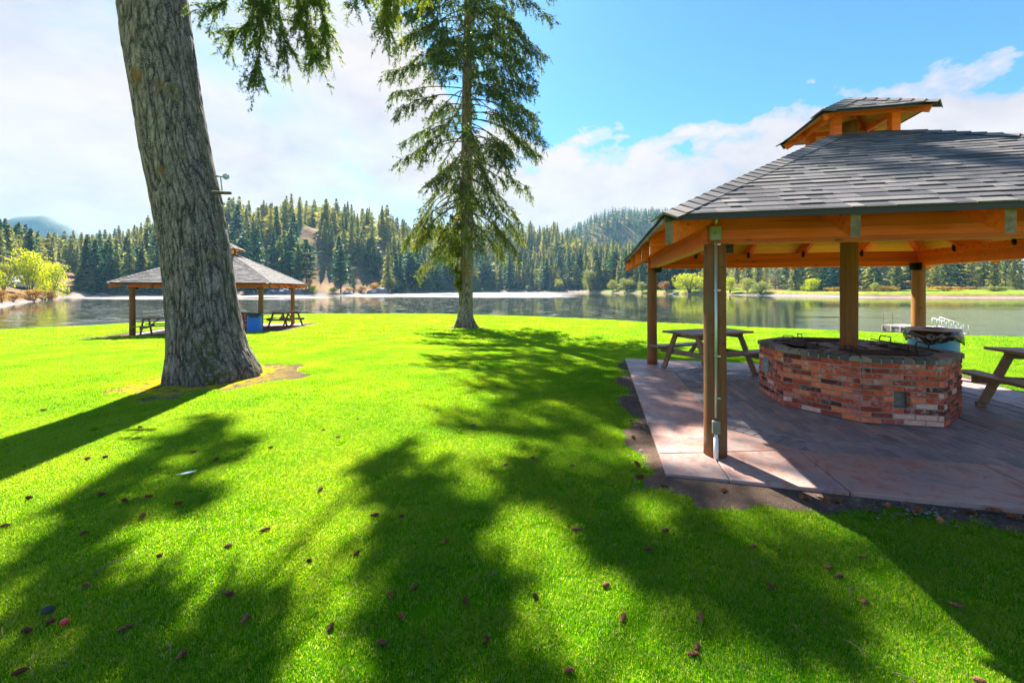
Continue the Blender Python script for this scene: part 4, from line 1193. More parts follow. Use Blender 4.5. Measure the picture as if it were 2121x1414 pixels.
# ------------------------------------------------------------------ foliage tools
def rnd_unit(g, n_):
    v = g.normal(size=(n_, 3)); return v / np.linalg.norm(v, axis=1, keepdims=True)
def leaf_tris(C, Ax, Ln, Wd, g):
    """elongated triangles: C centres, Ax unit axes, lengths and widths"""
    n_ = len(C); rv = rnd_unit(g, n_); S = np.cross(Ax, rv); S /= np.linalg.norm(S, axis=1, keepdims=True) + 1e-9
    Ln = np.broadcast_to(Ln, (n_,))[:, None]; Wd = np.broadcast_to(Wd, (n_,))[:, None]
    V = np.stack([C - S * Wd / 2, C + S * Wd / 2, C + Ax * Ln], 1).reshape(-1, 3)
    return V, np.arange(n_ * 3).reshape(-1, 3)
def leaf_quads(C, N, size, g):
    n_ = len(C); rv = rnd_unit(g, n_); S = np.cross(N, rv); S /= np.linalg.norm(S, axis=1, keepdims=True) + 1e-9; T = np.cross(N, S)
    s = np.broadcast_to(size, (n_,))[:, None] / 2
    V = np.stack([C - S * s * .7, C - T * s, C + S * s * .7, C + T * s], 1).reshape(-1, 3)
    return V, np.arange(n_ * 4).reshape(-1, 4)
def sprays(P, D, L, k, ln, wd, g, spread=.55):
    """each spray: k needle tufts along a short axis D of length L, leaning outwards"""
    n_ = len(P); t = g.random((n_, k)); C = P[:, None, :] + D[:, None, :] * (t * L[:, None])[..., None]
    J = g.normal(size=(n_, k, 3)) * spread; Ax = D[:, None, :] + J; Ax /= np.linalg.norm(Ax, axis=2, keepdims=True)
    C = C + J * (.06 * L[:, None, None])
    return C.reshape(-1, 3), Ax.reshape(-1, 3), (ln * g.uniform(.6, 1.3, n_ * k)) * (1.1 - .5 * t.ravel()), wd * g.uniform(.7, 1.3, n_ * k)
class Wood:
    """many branches collected as tapered 4-sided tubes, in numpy"""
    def __init__(s): s.V = []; s.Fq = []; s.k = 0
    def add(s, pts, r0, r1, n_=4):
        pts = np.asarray(pts); m_ = len(pts); d = np.gradient(pts, axis=0); d /= np.linalg.norm(d, axis=1, keepdims=True) + 1e-9
        ref = np.array([.31, .22, .92]) if abs(d[0][2]) < .8 else np.array([1., 0, 0])
        a = np.cross(d, ref); a /= np.linalg.norm(a, axis=1, keepdims=True) + 1e-9; b = np.cross(d, a)
        r = np.linspace(r0, r1, m_)[:, None, None]; t = np.arange(n_) * 2 * math.pi / n_
        R_ = pts[:, None, :] + r * (a[:, None, :] * np.cos(t)[None, :, None] + b[:, None, :] * np.sin(t)[None, :, None])
        s.V.append(R_.reshape(-1, 3)); i = np.arange((m_ - 1) * n_).reshape(m_ - 1, n_) + s.k; j = np.roll(i, -1, axis=1)
        s.Fq.append(np.stack([i, j, j + n_, i + n_], -1).reshape(-1, 4)); s.k += m_ * n_
    def build(s, name, mt, parent): return np_mesh(name, np.concatenate(s.V), np.concatenate(s.Fq), mt, parent, smooth=True)

def trunk_mesh(name, mt, parent, cen, rad, zs, base_z, nseg=160, nring=420, disp=.03, furrow_scale=7.0, flare=None, moss=None, sap=(), seed=0, vfreq=.9):
    """cen(z)->(x,y), rad(z)->r arrays; real bark relief"""
    Z = np.interp(np.linspace(0, 1, nring), *zs)
    TH = np.linspace(0, 2 * math.pi, nseg, endpoint=False)
    cx_, cy_ = cen(Z); r = rad(Z)
    Vx = np.zeros((nring, nseg, 3)); fur = np.zeros((nring, nseg))
    for i in range(nring):
        rr_ = r[i]
        for j in range(nseg):
            c_, s_ = math.cos(TH[j]), math.sin(TH[j])
            p = (c_ * rr_ * furrow_scale + seed, s_ * rr_ * furrow_scale, Z[i] * vfreq)
            w_ = mnoise.noise((p[0] * .5, p[1] * .5, Z[i] * .7)) * .8
            a = 1 - abs(mnoise.noise((p[0] + w_, p[1] + w_, p[2])))*2.2
            b = mnoise.noise((p[0] * 3.1, p[1] * 3.1, Z[i] * 5.0)) * .5
            fur[i, j] = -max(0, a - .55) * 1.6 + b * .35
            fl = 0
            if flare is not None: fl = flare(Z[i], TH[j])
            rad_ = rr_ * (1 + .05 * mnoise.noise((c_ * 1.3 + seed, s_ * 1.3, Z[i] * .45))) + disp * fur[i, j] + fl
            Vx[i, j] = (cx_[i] + c_ * rad_, cy_[i] + s_ * rad_, Z[i])
    idx = np.arange(nring * nseg).reshape(nring, nseg); jn = np.roll(idx, -1, axis=1)
    q = np.stack([idx[:-1], jn[:-1], jn[1:], idx[1:]], -1).reshape(-1, 4)
    ms = np.zeros((nring, nseg))
    if moss is not None: ms = moss(Z[:, None], TH[None, :])
    sp = np.zeros((nring, nseg))
    for (sz, sth, sr) in sap:
        d2 = ((Z[:, None] - sz) / sr) ** 2 + (((TH[None, :] - sth + math.pi) % (2 * math.pi) - math.pi) * r[:, None] / (sr * .7)) ** 2
        sp = np.maximum(sp, np.exp(-d2 * 1.5) * 1.1)
        Vx[:, :, :] += 0
    o = np_mesh(name, Vx.reshape(-1, 3), q, mt, parent, smooth=True, extra={'furrow': (fur * .8).ravel(), 'moss': np.clip(ms, 0, 1).ravel(), 'sap': np.clip(sp, 0, 1).ravel()})
    return o

def conifer_branches(g, wood_, FOL, specs, ln, wd, k, dens=1.0, side=1.0, hang=.75):
    """specs: (start, azimuth, length, rise, droop, bare, r0). rise: slope at the trunk, droop: sag at the tip, tips curl up a little"""
    for (p0, a, L, rise, droop, bare, r0) in specs:
        t = np.linspace(0, 1, 11); h = np.array([math.sin(a), math.cos(a), 0]); sdir = np.array([h[1], -h[0], 0])
        bend = g.normal() * .10 * L
        P = p0 + h * (L * t * (1 - .10 * t))[:, None] + sdir * (bend * t ** 2)[:, None] + np.array([0, 0, 1]) * (L * (rise * t - droop * t ** 2 + .12 * droop * t ** 5))[:, None]
        P += g.normal(size=P.shape) * .012 * L * t[:, None]
        wood_.add(P, r0, .006 + r0 * .12)
        n2 = max(5, int(L * 4.2 * side))
        for i in range(n2):
            tt = bare + (1 - bare) * (i + g.random()) / n2; f = tt * 10; i0 = min(int(f), 9); q0 = P[i0] + (P[i0 + 1] - P[i0]) * (f - i0)
            d = P[i0 + 1] - P[i0]; d /= np.linalg.norm(d)
            sg = 1 if i % 2 else -1; an = g.uniform(.5, 1.2)
            dv = d * math.cos(an) + sdir * sg * math.sin(an) + np.array([0, 0, -.25 + g.normal() * .2])
            l2 = L * g.uniform(.12, .26) * (1.25 - .7 * tt); dv /= np.linalg.norm(dv)
            u_ = np.linspace(0, 1, 5); Q = q0 + dv * (l2 * u_)[:, None] + np.array([0, 0, -1]) * (l2 * .45 * u_ ** 2)[:, None]
            wood_.add(Q, .010 + r0 * .10, .003, 3)
            m_ = max(2, int(l2 * 9 * dens)); s_ = g.random(m_) ** .8; S0 = q0 + dv * (l2 * s_)[:, None] + np.array([0, 0, -1]) * (l2 * .45 * s_ ** 2)[:, None]
            D = dv * g.uniform(.1, .9, (m_, 1)) + np.array([0, 0, -1]) * g.uniform(.2, 1.2, (m_, 1)) * hang + g.normal(size=(m_, 3)) * .22
            D /= np.linalg.norm(D, axis=1, keepdims=True)
            FOL.append((S0, D, g.uniform(.18, .50, m_)))
        m_ = max(3, int(L * (1 - bare) * 5 * dens)); tt = bare + (1 - bare) * g.random(m_); f = tt * 10; i0 = np.minimum(f.astype(int), 9)
        S0 = P[i0] + (P[i0 + 1] - P[i0]) * (f - i0)[:, None]
        D = h * g.uniform(0, .9, (m_, 1)) + np.array([0, 0, -1]) * g.uniform(.1, 1.1, (m_, 1)) * hang + g.normal(size=(m_, 3)) * .3; D /= np.linalg.norm(D, axis=1, keepdims=True)
        FOL.append((S0, D, g.uniform(.2, .5, m_)))
def fol_mesh(name, FOL, k, ln, wd, g, mt, parent, tone_f=None):
    P = np.concatenate([f[0] for f in FOL]); D = np.concatenate([f[1] for f in FOL]); L = np.concatenate([f[2] for f in FOL])
    C, Ax, l_, w_ = sprays(P, D, L, k, ln, wd, g); V, Fa = leaf_tris(C, Ax, l_, w_, g)
    ct = np.repeat(g.normal(.42, .20, len(P)), k) + g.normal(0, .10, len(P) * k)
    if tone_f is not None: ct = ct + tone_f(C)
    return np_mesh(name, V, Fa, mt, parent, tone=np.clip(ct, 0, 1))

# ------------------------------------------------------------------ the big leaning tree
def h_of(y, Y): return CAM_Z + (YH - y) * Y / F
T1 = thing('big_conifer_tree', 'huge leaning conifer trunk with rough grey bark and mossy roots, left foreground', 'tree', (0, 0, 0))
prof = [(805, 452, 94), (776, 447, 92), (726, 434, 80), (690, 428, 76), (611, 418, 70), (520, 407, 67.5), (390, 385, 69), (307, 367.5, 68.5), (231, 356, 68.5), (158, 344.5, 68.5), (86, 334, 70), (0, 323.5, 69.5)]
zt_, xt_, rt_ = [], [], []
for (y_, c_, w_) in prof:
    Yc = 8.2 if y_ > 0 else 8.2
    hh_ = h_of(y_, 7.95); Yc = 8.2 + .04 * max(0, hh_); zt_.append(hh_); xt_.append((c_ - CX) / F * Yc); rt_.append(w_ / F * Yc * .985 / (1 + ((c_ - CX) / F) ** 2) ** .27)
zt_[0] = -.25
zt_ += [12, 18, 26, 33]; xt_ += [xt_[-1] - .50, xt_[-1] - 1.2, xt_[-1] - 1.7, xt_[-1] - 2.0]; rt_ += [.46, .38, .24, .05]
zt_ = np.array(zt_); xt_ = np.array(xt_); rt_ = np.array(rt_)
def t1c(Z): return np.interp(Z, zt_, xt_), 8.2 + .04 * np.maximum(Z, 0)
def t1flare(z, th):
    f = max(0, 1 - (z + .2) / 1.1); return f * f * (.10 * math.sin(th * 5 + .8) + .07 * math.sin(th * 9 + 2.1) + .04 * math.sin(th * 3)) * .8
def t1moss(Z, TH):
    east = np.exp(-((TH - R(-25) + math.pi) % (2 * math.pi) - math.pi) ** 2 / .25)
    lowr = np.exp(-((TH - R(-58) + math.pi) % (2 * math.pi) - math.pi) ** 2 / .22) * (1 - sstep(.5, 1.3, Z))
    edge = np.exp(-((TH - R(2) + math.pi) % (2 * math.pi) - math.pi) ** 2 / .05) * (1 - sstep(6, 7.5, Z))
    return np.clip(lowr * 1.0 + edge * .55 + (1 - sstep(0, .35, Z)) * .3, 0, 1)
zs1 = ([0, .25, .72, 1.0], [-.25, 1.3, 8.6, 33])
trunk_mesh('trunk', M['bark'], T1, t1c, lambda Z: np.interp(Z, zt_, rt_), zs1, 0, 340, 760, .030, 9.5, t1flare, t1moss,
           sap=((6.05, R(-100), .20), (6.25, R(-165), .13), (4.15, R(-85), .10), (5.0 + .9, R(-60), .08)), seed=3, vfreq=1.5)
# branch scars
for (u_, y_, s_) in ((418, 517, .10), (318, 158, .13), (345, 300, .07)):
    zc = h_of(y_, 7.5); cx1, cy1 = t1c(np.array([zc])); r1 = float(np.interp(zc, zt_, rt_))
    dx_ = (u_ - CX) / F * 7.6 - float(cx1[0]); dx_ = max(-r1 * .9, min(r1 * .9, dx_))
    c_ = Vector((float(cx1[0]) + dx_, float(cy1[0]) - math.sqrt(r1 * r1 - dx_ * dx_), zc)); nn_ = Vector((dx_, -math.sqrt(r1 * r1 - dx_ ** 2), 0)).normalized()
    mb = MB(); a_ = Vector((-nn_.y, nn_.x, 0)); K = 18
    for ring, (rr_, off) in enumerate(((1.25, -.02), (1.0, .045), (.62, .045), (.45, -.01), (.0, -.02))):
        for j in range(K):
            t_ = 2 * math.pi * j / K; wob = 1 + .18 * math.sin(3 * t_ + s_ * 90)
            mb.v.append(tuple(c_ + (a_ * math.cos(t_) * .8 + Vector((0, 0, 1)) * math.sin(t_) * 1.25) * s_ * rr_ * wob + nn_ * off))
    for i in range(4):
        for j in range(K): mb.f.append((i * K + j, i * K + (j + 1) % K, (i + 1) * K + (j + 1) % K, (i + 1) * K + j)); mb.c.append(.5); mb.uv.append(None); mb.m.append(0)
    mb.build('branch_scar', M['bark'], T1, True)
g1 = np.random.default_rng(21)
wd1 = Wood(); FOL1 = []
def t1p(z): x_, y_ = t1c(np.array([z])); return np.array([x_[0], y_[0], z])
sp = []
for z in np.arange(12.6, 32, .55):
    n_ = 3
    for i in range(n_):
        a = g1.random() * 2 * math.pi; L = (5.0 if z < 20 else 5.0 * (33 - z) / 13) * g1.uniform(.65, 1.1) * (1.0 if z > 17.5 else .42)
        # keep limbs from sagging into the picture where the photo has open sky
        sp.append((t1p(z), a, max(.8, L), .12, .22, .25, .075 * (1.2 - z / 40)))
conifer_branches(g1, wd1, FOL1, sp, 0, 0, 0, .55, .6)
# unseen high limbs, added where their shade is wanted on the lawn in front
CHAINS = (
    ([(-1.30, 4.43), (-1.07, 3.75), (-.72, 3.20), (-.72, 2.65), (-.50, 2.15), (-.38, 1.80)], .24, 1.15),
    ([(-.95, 3.30), (-.50, 2.95), (-.16, 2.60), (-.10, 2.25)], .17, .9),
    ([(.15, 4.20), (.40, 3.60), (.55, 3.05), (.85, 2.70), (1.05, 2.42), (1.30, 2.05)], .19, .9),
    ([(1.20, 2.90), (1.50, 2.55), (1.62, 2.25), (1.75, 1.95)], .17, .8),
    ([(-4.15, 5.30), (-3.80, 4.55), (-3.65, 3.90), (-3.45, 3.30), (-3.15, 2.75), (-2.85, 2.30)], .22, 1.0),
    ([(-3.35, 4.70), (-3.10, 4.10), (-2.98, 3.55), (-2.65, 3.05)], .13, .6),
    ([(-2.70, 2.25), (-2.25, 2.05), (-1.75, 1.92)], .16, .7))
def lift(gx, gy):
    h_ = max(11.2, (1.8 + .731 * gy) / (1 - .731 * to_sun.y / to_sun.z) * 1.02 + .75)
    return np.array([gx + to_sun.x / to_sun.z * h_, gy + to_sun.y / to_sun.z * h_, h_])
for (ch, rad_, dn_) in CHAINS:
    Q3 = np.array([lift(*c_) for c_ in ch]); st = t1p(float(Q3[0][2]) + 1.6); base_ = np.linspace(0, 1, 5)[:-1, None]
    k_ = np.argmin([np.linalg.norm(q_ - st) for q_ in Q3]); 
    Pth = np.concatenate([st + (Q3[0] - st) * base_ + np.array([0, 0, .5]) * np.sin(base_ * math.pi), Q3]); wd1.add(Pth, .075, .010)
    cum = np.linspace(0, len(Q3) - 1, int(len(Q3) * 8.5 * dn_))
    for f in cum:
        i0 = min(int(f), len(Q3) - 2); q0 = Q3[i0] + (Q3[i0 + 1] - Q3[i0]) * (f - i0); dv = rnd_unit(g1, 1)[0]; dv[2] = dv[2] * .25 - .05; l2 = g1.uniform(.3, 1.3) * rad_ * 1.25 * (1.2 - .5 * f / len(Q3))
        wd1.add(q0 + dv * (l2 * np.linspace(0, 1, 4))[:, None], .012, .004, 3)
        m_ = 5; s_ = g1.random(m_); D = dv * .6 + np.array([0, 0, -1]) * g1.uniform(.0, .5, (m_, 1)) + g1.normal(size=(m_, 3)) * .3; D /= np.linalg.norm(D, axis=1, keepdims=True)
        FOL1.append((q0 + dv * (l2 * s_)[:, None], D, g1.uniform(.15, .35, m_)))
NEARF = []
def hang_limb(g, wood_, st, pts, n_twigs, F_):
    P = [np.array(st)] + [np.array(px(u, y, Y=Y)) for (u, y, Y) in pts]
    P = np.array(P); t = np.linspace(0, len(P) - 1, 26); P = np.stack([np.interp(t, np.arange(len(P)), P[:, i]) for i in range(3)], -1)
    for _ in range(2): P[1:-1] = (P[:-2] + 2 * P[1:-1] + P[2:]) / 4
    wood_.add(P, .035, .006, 6)
    k0 = len(P) * .45
    for i in range(n_twigs):
        f = g.uniform(k0, len(P) - 1.01); i0 = int(f); q0 = P[i0] + (P[i0 + 1] - P[i0]) * (f - i0); d = P[i0 + 1] - P[i0]; d /= np.linalg.norm(d) + 1e-9
        dv = d * g.uniform(.2, .8) + rnd_unit(g, 1)[0] * .7 + np.array([0, 0, -.35]); dv /= np.linalg.norm(dv); l2 = g.uniform(.18, .55)
        u_ = np.linspace(0, 1, 5); wood_.add(q0 + dv * (l2 * u_)[:, None] + np.array([0, 0, -.35]) * (l2 * u_ ** 2)[:, None], .006, .002, 3)
        m_ = int(9 + l2 * 22); s_ = g.random(m_); S0 = q0 + dv * (l2 * s_)[:, None] + np.array([0, 0, -.35]) * (l2 * s_ ** 2)[:, None]
        D = dv * g.uniform(.1, .7, (m_, 1)) + np.array([0, 0, -1]) * g.uniform(.0, .8, (m_, 1)) + g.normal(size=(m_, 3)) * .35; D /= np.linalg.norm(D, axis=1, keepdims=True)
        F_.append((S0, D, g.uniform(.05, .16, m_)))
for (st_z, pts, nt_) in (
    (11.8, [(500, -160, 7.6), (530, -40, 7.2), (470, 0, 7.0), (438, 20, 6.9)], 22),
    (11.8, [(500, -160, 7.6), (530, -30, 7.2), (520, 50, 7.1), (465, 72, 7.0)], 34),
    (11.8, [(520, -170, 7.7), (540, -30, 7.3), (540, 90, 7.2), (527, 165, 7.15)], 50),
    (12.2, [(560, -200, 8.0), (600, -60, 7.6), (630, 60, 7.4), (655, 120, 7.3)], 60),
    (12.2, [(600, -200, 8.0), (640, -80, 7.6), (668, 20, 7.5), (672, 85, 7.4)], 52),
    (12.0, [(560, -200, 8.0), (570, -80, 7.6), (580, 40, 7.4), (592, 105, 7.3)], 36),
    (12.4, [(560, -220, 8.2), (600, -90, 7.8), (560, 0, 7.5), (545, 25, 7.4)], 34),
    (12.4, [(600, -220, 8.2), (660, -90, 7.8), (640, 0, 7.5), (620, 30, 7.4)], 40),
    (12.8, [(700, -300, 8.6), (790, -120, 8.2), (800, 0, 8.0), (800, 62, 7.9)], 54),
    (12.8, [(700, -300, 8.6), (800, -140, 8.2), (825, -20, 8.0), (822, 35, 7.9)], 30),
    (12.8, [(700, -300, 8.6), (860, -160, 8.2), (890, -40, 8.0), (885, -6, 7.9)], 20),
    (12.8, [(660, -280, 8.6), (730, -120, 8.2), (738, -20, 8.0), (736, 12, 7.9)], 14)):
    hang_limb(g1, wd1, t1p(st_z), pts, nt_, NEARF)
wd1.build('limbs', M['branch'], T1)
fol_mesh('crown', FOL1, 9, .24, .055, g1, M['needle'], T1)
fol_mesh('hanging_foliage', NEARF, 20, .040, .0105, g1, M['needle_near'], T1, lambda C: np.clip((C[:, 0] + 3.6) * .10, -.1, .35))

# small spotlight fixture and bracket on the tree
fz = h_of(372, 8.0); fx = (458 - CX) / F * 8.0
LT = thing('tree_lamp', 'round floodlight on a thin bracket above a sawn limb stub on the big trunk', 'lamp', (0, 0, 0))
pL = lambda u, y: Vector(((u - CX) / F * 8.2, 8.2, h_of(y, 8.2)))
mb = MB(); mb.tube([pL(447, 365), pL(458, 365)], .022, 10); mb.tube([pL(457, 366), pL(460, 395)], .013, 8); mb.build('arm', M['steel'], LT, True)
mb = MB(); c_ = pL(468.5, 366.5); k0 = len(mb.v)
mb.lathe([(0, -.045), (.035, -.04), (.058, -.01), (.064, .02), (.060, .024), (.03, .0), (0, -.012)], (0, 0, 0), 24)
rm_ = Matrix.Rotation(R(75), 3, 'X') @ Matrix.Rotation(R(12), 3, 'Y'); mb.v = [tuple(c_ + rm_ @ Vector(v)) for v in mb.v]; mb.build('lamp_head', M['steel'], LT, True)
mb = MB(); mb.tube([pL(459, 366.5), pL(465, 367)], .009, 8); mb.build('swivel', M['boxgrey'], LT, True)
mb = MB(); a_ = pL(440, 399); b_ = pL(478, 400); log = [a_.lerp(b_, i / 5) for i in range(6)]; mb.tube(log, [.040, .036, .034, .033, .032, .030], 12); mb.build('limb_stub', M['branch'], T1, True)

# ------------------------------------------------------------------ the spruce on the lawn
T2 = thing('spruce_tree', 'tall drooping spruce with bare lower trunk standing on the lawn in the middle', 'tree', (0, 0, 0))
g2 = np.random.default_rng(5)
b2 = lawn1(TREE2.x, TREE2.y)
zz2 = np.array([b2 - .2, b2, b2 + .5, b2 + 1.1, 2, 4.5, 8, 12, 17, 23, 27]); rr2 = np.array([.62, .56, .44, .385, .365, .34, .30, .26, .205, .08, .02])
def t2c(Z): return TREE2.x + .02 * np.maximum(Z, 0) * .6 + .05 * np.sin(Z * .35), TREE2.y + 0 * Z
def t2flare(z, th):
    f = max(0, 1 - (z - b2 + .1) / .9); return f * f * (.16 * math.sin(th * 4 + 1.0) + .10 * math.sin(th * 7 + .3))
trunk_mesh('trunk', M['bark2'], T2, t2c, lambda Z: np.interp(Z, zz2, rr2), ([0, .25, .8, 1], [b2 - .2, 1.2, 17, 27]), 0, 96, 420, .018, 9, t2flare, None, sap=((2.55, R(-110), .28), (3.0, R(-95), .2)), seed=8, vfreq=1.4)
wd2 = Wood(); FOL2 = []; sp = []
def t2p(z): x_, y_ = t2c(np.array([z])); return np.array([x_[0], TREE2.y, z])
z = 5.2
while z < 26.5:
    if z < 17.5: Lb = np.interp(z, [5.2, 8, 12, 15, 17.5], [3.1, 3.8, 4.2, 4.2, 4.7])
    else: Lb = np.interp(z, [17.5, 19.5, 21.5, 26.5], [4.9, 3.9, 2.1, .4])
    n_ = 3 if z < 22 else 2
    for i in range(n_):
        a = g2.random() * 2 * math.pi; L = Lb * g2.uniform(.55, 1.12)
        lowb = z < 9
        dr = np.interp(z, [5, 8, 12, 20, 28], [.95, .62, .42, .34, .25]) * g2.uniform(.7, 1.25); ri = np.interp(z, [5, 8, 12, 20, 28], [-.02, -.02, .06, .12, .2])
        bare = np.interp(z, [5, 8, 12, 18], [.62, .58, .50, .36]) * g2.uniform(.8, 1.15)
        sp.append((t2p(z + g2.uniform(-.1, .1)), a, L, ri, dr, bare, .048 * (1.15 - z / 34)))
    z += .27 if z < 18 else .36
for zz_, aa_, LL_ in ((18.2, -1.75, 5.2), (18.8, -1.35, 5.4), (19.4, -1.95, 5.3), (19.9, -1.5, 5.2), (20.4, -1.1, 4.8), (18.5, -2.3, 4.6), (20.9, -1.8, 4.6), (19.1, -.8, 4.6)):  # extra long limbs above the view, added for their shade on the lawn
    sp.append((t2p(zz_), aa_, LL_, .16, .26, .60, .04))
# sprigs close to the trunk
for z in np.arange(12.5, 17.5, .5):
    a = g2.random() * 2 * math.pi; sp.append((t2p(z), a, g2.uniform(.8, 2.0), .1, .5, .2, .02))
conifer_branches(g2, wd2, FOL2, sp, 0, 0, 0, 1.25, 1.1)
# thick hanging growth down the left side of the bare trunk
for (u_, y0_, y1_, ww_) in ((945, 400, 470, 14), (938, 440, 590, 9), (948, 500, 600, 5), (926, 470, 500, 10), (880, 450, 500, 14)):
    for k in range(26):
        yy_ = y0_ + (y1_ - y0_) * g2.random(); uu = u_ + g2.normal() * ww_ * .6
        q0 = np.array(px(uu, yy_, Y=20.7)); m_ = 5; D = np.array([0, 0, -1]) + g2.normal(size=(m_, 3)) * .3; D /= np.linalg.norm(D, axis=1, keepdims=True)
        FOL2.append((q0 + g2.normal(size=(m_, 3)) * .06, D, g2.uniform(.15, .35, m_)))
    wd2.add(np.array([t2p(h_of(y0_ - 30, 20.9)), np.array(px(u_, y0_ - 8, Y=20.8)), np.array(px(u_, (y0_ + y1_) / 2, Y=20.7)), np.array(px(u_, y1_, Y=20.7))]), .03, .008)
wd2.build('branches', M['branch'], T2)
fol_mesh('crown', FOL2, 14, .135, .040, g2, M['needle'], T2, lambda C: np.clip((9.5 - C[:, 2]) * .045, -.02, .30))

# ------------------------------------------------------------------ conifers across the lake
def far_conifer(kind, seed, tris=1.0, low=False):
    """unit height tree; returns V, F(tri), tone"""
    g = np.random.default_rng(seed); V = []; Fa = []; T = []; k = 0
    if kind == 'spruce': nw, rmax, z0, pw, dr = 34, .135, .06, .80, .35
    elif kind == 'fir': nw, rmax, z0, pw, dr = 30, .175, .05, .75, .25
    elif kind == 'pine': nw, rmax, z0, pw, dr = 22, .20, .22, .40, .02
    else: nw, rmax, z0, pw, dr = 26, .10, .28, .7, .3       # thin, half bare
    if low: nw = int(nw * .5)
    C, D, Ls, Ws, Tn = [], [], [], [], []
    for i in range(nw):
        f = (i + g.random() * .7) / nw; z = z0 + (1 - z0) * f
        r = rmax * (1 - f) ** pw * g.uniform(.75, 1.15) + .006
        if kind == 'pine': r = rmax * math.sin(min(1, (1 - f) * 1.15 + .02) * math.pi * .62) ** .6 * g.uniform(.55, 1.15) * (.35 + .65 * min(1, (1 - f) * 3))
        nb = int((9 if not low else 6) * (1 if kind != 'thin' else .7))
        a0 = g.random() * 6.28
        for j in range(nb):
            a = a0 + j * 6.283 / nb + g.normal() * .3; rr = r * g.uniform(.6, 1.25); tone = g.normal(.42, .22)
            kk = 4 if not low else 2
            for m_ in range(kk):
                t = (m_ + .35) / kk; x, y = math.sin(a) * rr * t, math.cos(a) * rr * t
                C.append((x, y, z - dr * rr * t ** 1.3 + g.normal() * .004)); ax = np.array([math.sin(a + g.normal() * .5), math.cos(a + g.normal() * .5), -dr * 1.3 + g.normal() * .3]); D.append(ax / np.linalg.norm(ax))
                Ls.append(rr / kk * g.uniform(1.3, 2.2) + .012); Ws.append((.028 if kind != 'pine' else .036) * g.uniform(.7, 1.3) * (1.5 if low else 1)); Tn.append(tone + g.normal() * .07)
    C.append((0, 0, .955)); D.append(np.array([0, 0, 1.])); Ls.append(.05); Ws.append(.014); Tn.append(.4)
    V, Fa = leaf_tris(np.array(C), np.array(D), np.array(Ls), np.array(Ws), g)
    return V, Fa, np.clip(np.array(Tn), 0, 1)
def far_trunk(h=.9, r=.011):
    mb = MB(); mb.tube([(0, 0, -.04), (0, 0, .3), (0, 0, h)], [r, r * .8, r * .15], 5); return mb
KINDS = {}
for kd, nv in (('spruce', 3), ('fir', 3), ('pine', 2), ('thin', 2)):
    KINDS[kd] = []
    for s_ in range(nv):
        V, Fa, T = far_conifer(kd, 100 + s_ * 7 + len(kd)); me = np_mesh('crown', V, Fa, M['needle_far'], 'mesh', tone=T); KINDS[kd].append(me)
tb_ = far_trunk(); TRUNK = tb_.build('trunk', M['fartrunk'], None); TRUNK_ME = TRUNK.data; bpy.data.objects.remove(TRUNK)

gf = np.random.default_rng(77)
cand = []
def clearing(u, d):
    if 636 < u < 796 and d < 24 + 22 * abs(math.sin(u * .045)): return True
    if 628 < u < 798 and d < 70 and gf.random() < .45: return True
    if 560 < u < 660 and d < 10: return True
    return False
def add_c(u, d, h, kind=None):
    Y = shore_z(u) + d; x = (u - CX) / F * Y; z = land1(x, Y); cand.append([x, Y, z, h, kind, u, d])
# rows on the shore and the slopes
occ = {}
tries = 0
while len(cand) < 2200 and tries < 60000:
    tries += 1
    u = gf.uniform(-380, 1480); dmax = 230 if u > 420 else 150
    d = 5 + (dmax - 5) * gf.random() ** 1.25
    if u < 175 and d < 62: continue
    if clearing(u, d): continue
    if 1180 < u and d < 12: continue
    Y = float(shore_z(u)) + d; x = (u - CX) / F * Y
    cell = (int(x // 4.2), int(Y // 4.2))
    if occ.get(cell): continue
    occ[cell] = 1
    if 490 < u < 665 and d < 95 and gf.random() < .50: continue
    h = gf.uniform(17, 29) * (1.05 if d < 30 else .95)
    if 850 < u < 1200: h *= 1.08
    if u < 300: h *= .80
    if gf.random() < .12: h *= .55
    r_ = gf.random(); kd = 'spruce' if r_ < .45 else 'fir' if r_ < .74 else 'thin' if r_ < .86 else 'pine'
    add_c(u, d, h, kd)
# right bank behind the meadow
for _ in range(260):
    u = gf.uniform(1430, 2500); d = gf.uniform(42, 130); Y = float(shore_z(u)) + d; x = (u - CX) / F * Y; cell = (int(x // 4.2), int(Y // 4.2))
    if occ.get(cell): continue
    occ[cell] = 1
    r_ = gf.random(); add_c(u, d, gf.uniform(13, 24), 'fir' if r_ < .5 else 'spruce' if r_ < .75 else 'thin')
# far left bank beside the yellow trees
for _ in range(26):
    u = gf.uniform(-160, 60); d = gf.uniform(70, 130); add_c(u, d, gf.uniform(13, 19), 'fir' if gf.random() < .5 else 'pine')
cand = [c for c in cand if c[3] > 3]
def hidden(c):
    u, Y = c[5], c[1]
    return (1500 < u and YH - F * (c[2] + c[3] - CAM_Z) / Y > 0 and False) or u < -30 or u > 2160
order = sorted(cand, key=lambda c: (hidden(c), -(c[3] / c[1]) * (1.0 if c[6] < 40 else .75)))
FG = 'conifers of the forest across the lake'
def zone(u, kd):
    nm = {'spruce': 'narrow dark spruce', 'fir': 'broad dark fir', 'pine': 'open crowned pine', 'thin': 'thin sparse conifer'}[kd]
    if u < 340: return nm + ' in the dense forest left of the big trunk, across the lake'
    if u < 660: return nm + ' on the steep slope behind the distant pavilion'
    if u < 960: return nm + ' on the wooded hill between distant pavilion and the lawn spruce'
    if u < 1340: return nm + ' on the wooded hill between the lawn spruce and near pavilion'
    return nm + ' beyond the meadow seen through the near pavilion'
NI = 285
def grp(u, kd): return zone(u, kd).replace(' in the ', 's in the ', 1) if False else FG + ', ' + zone(u, kd)
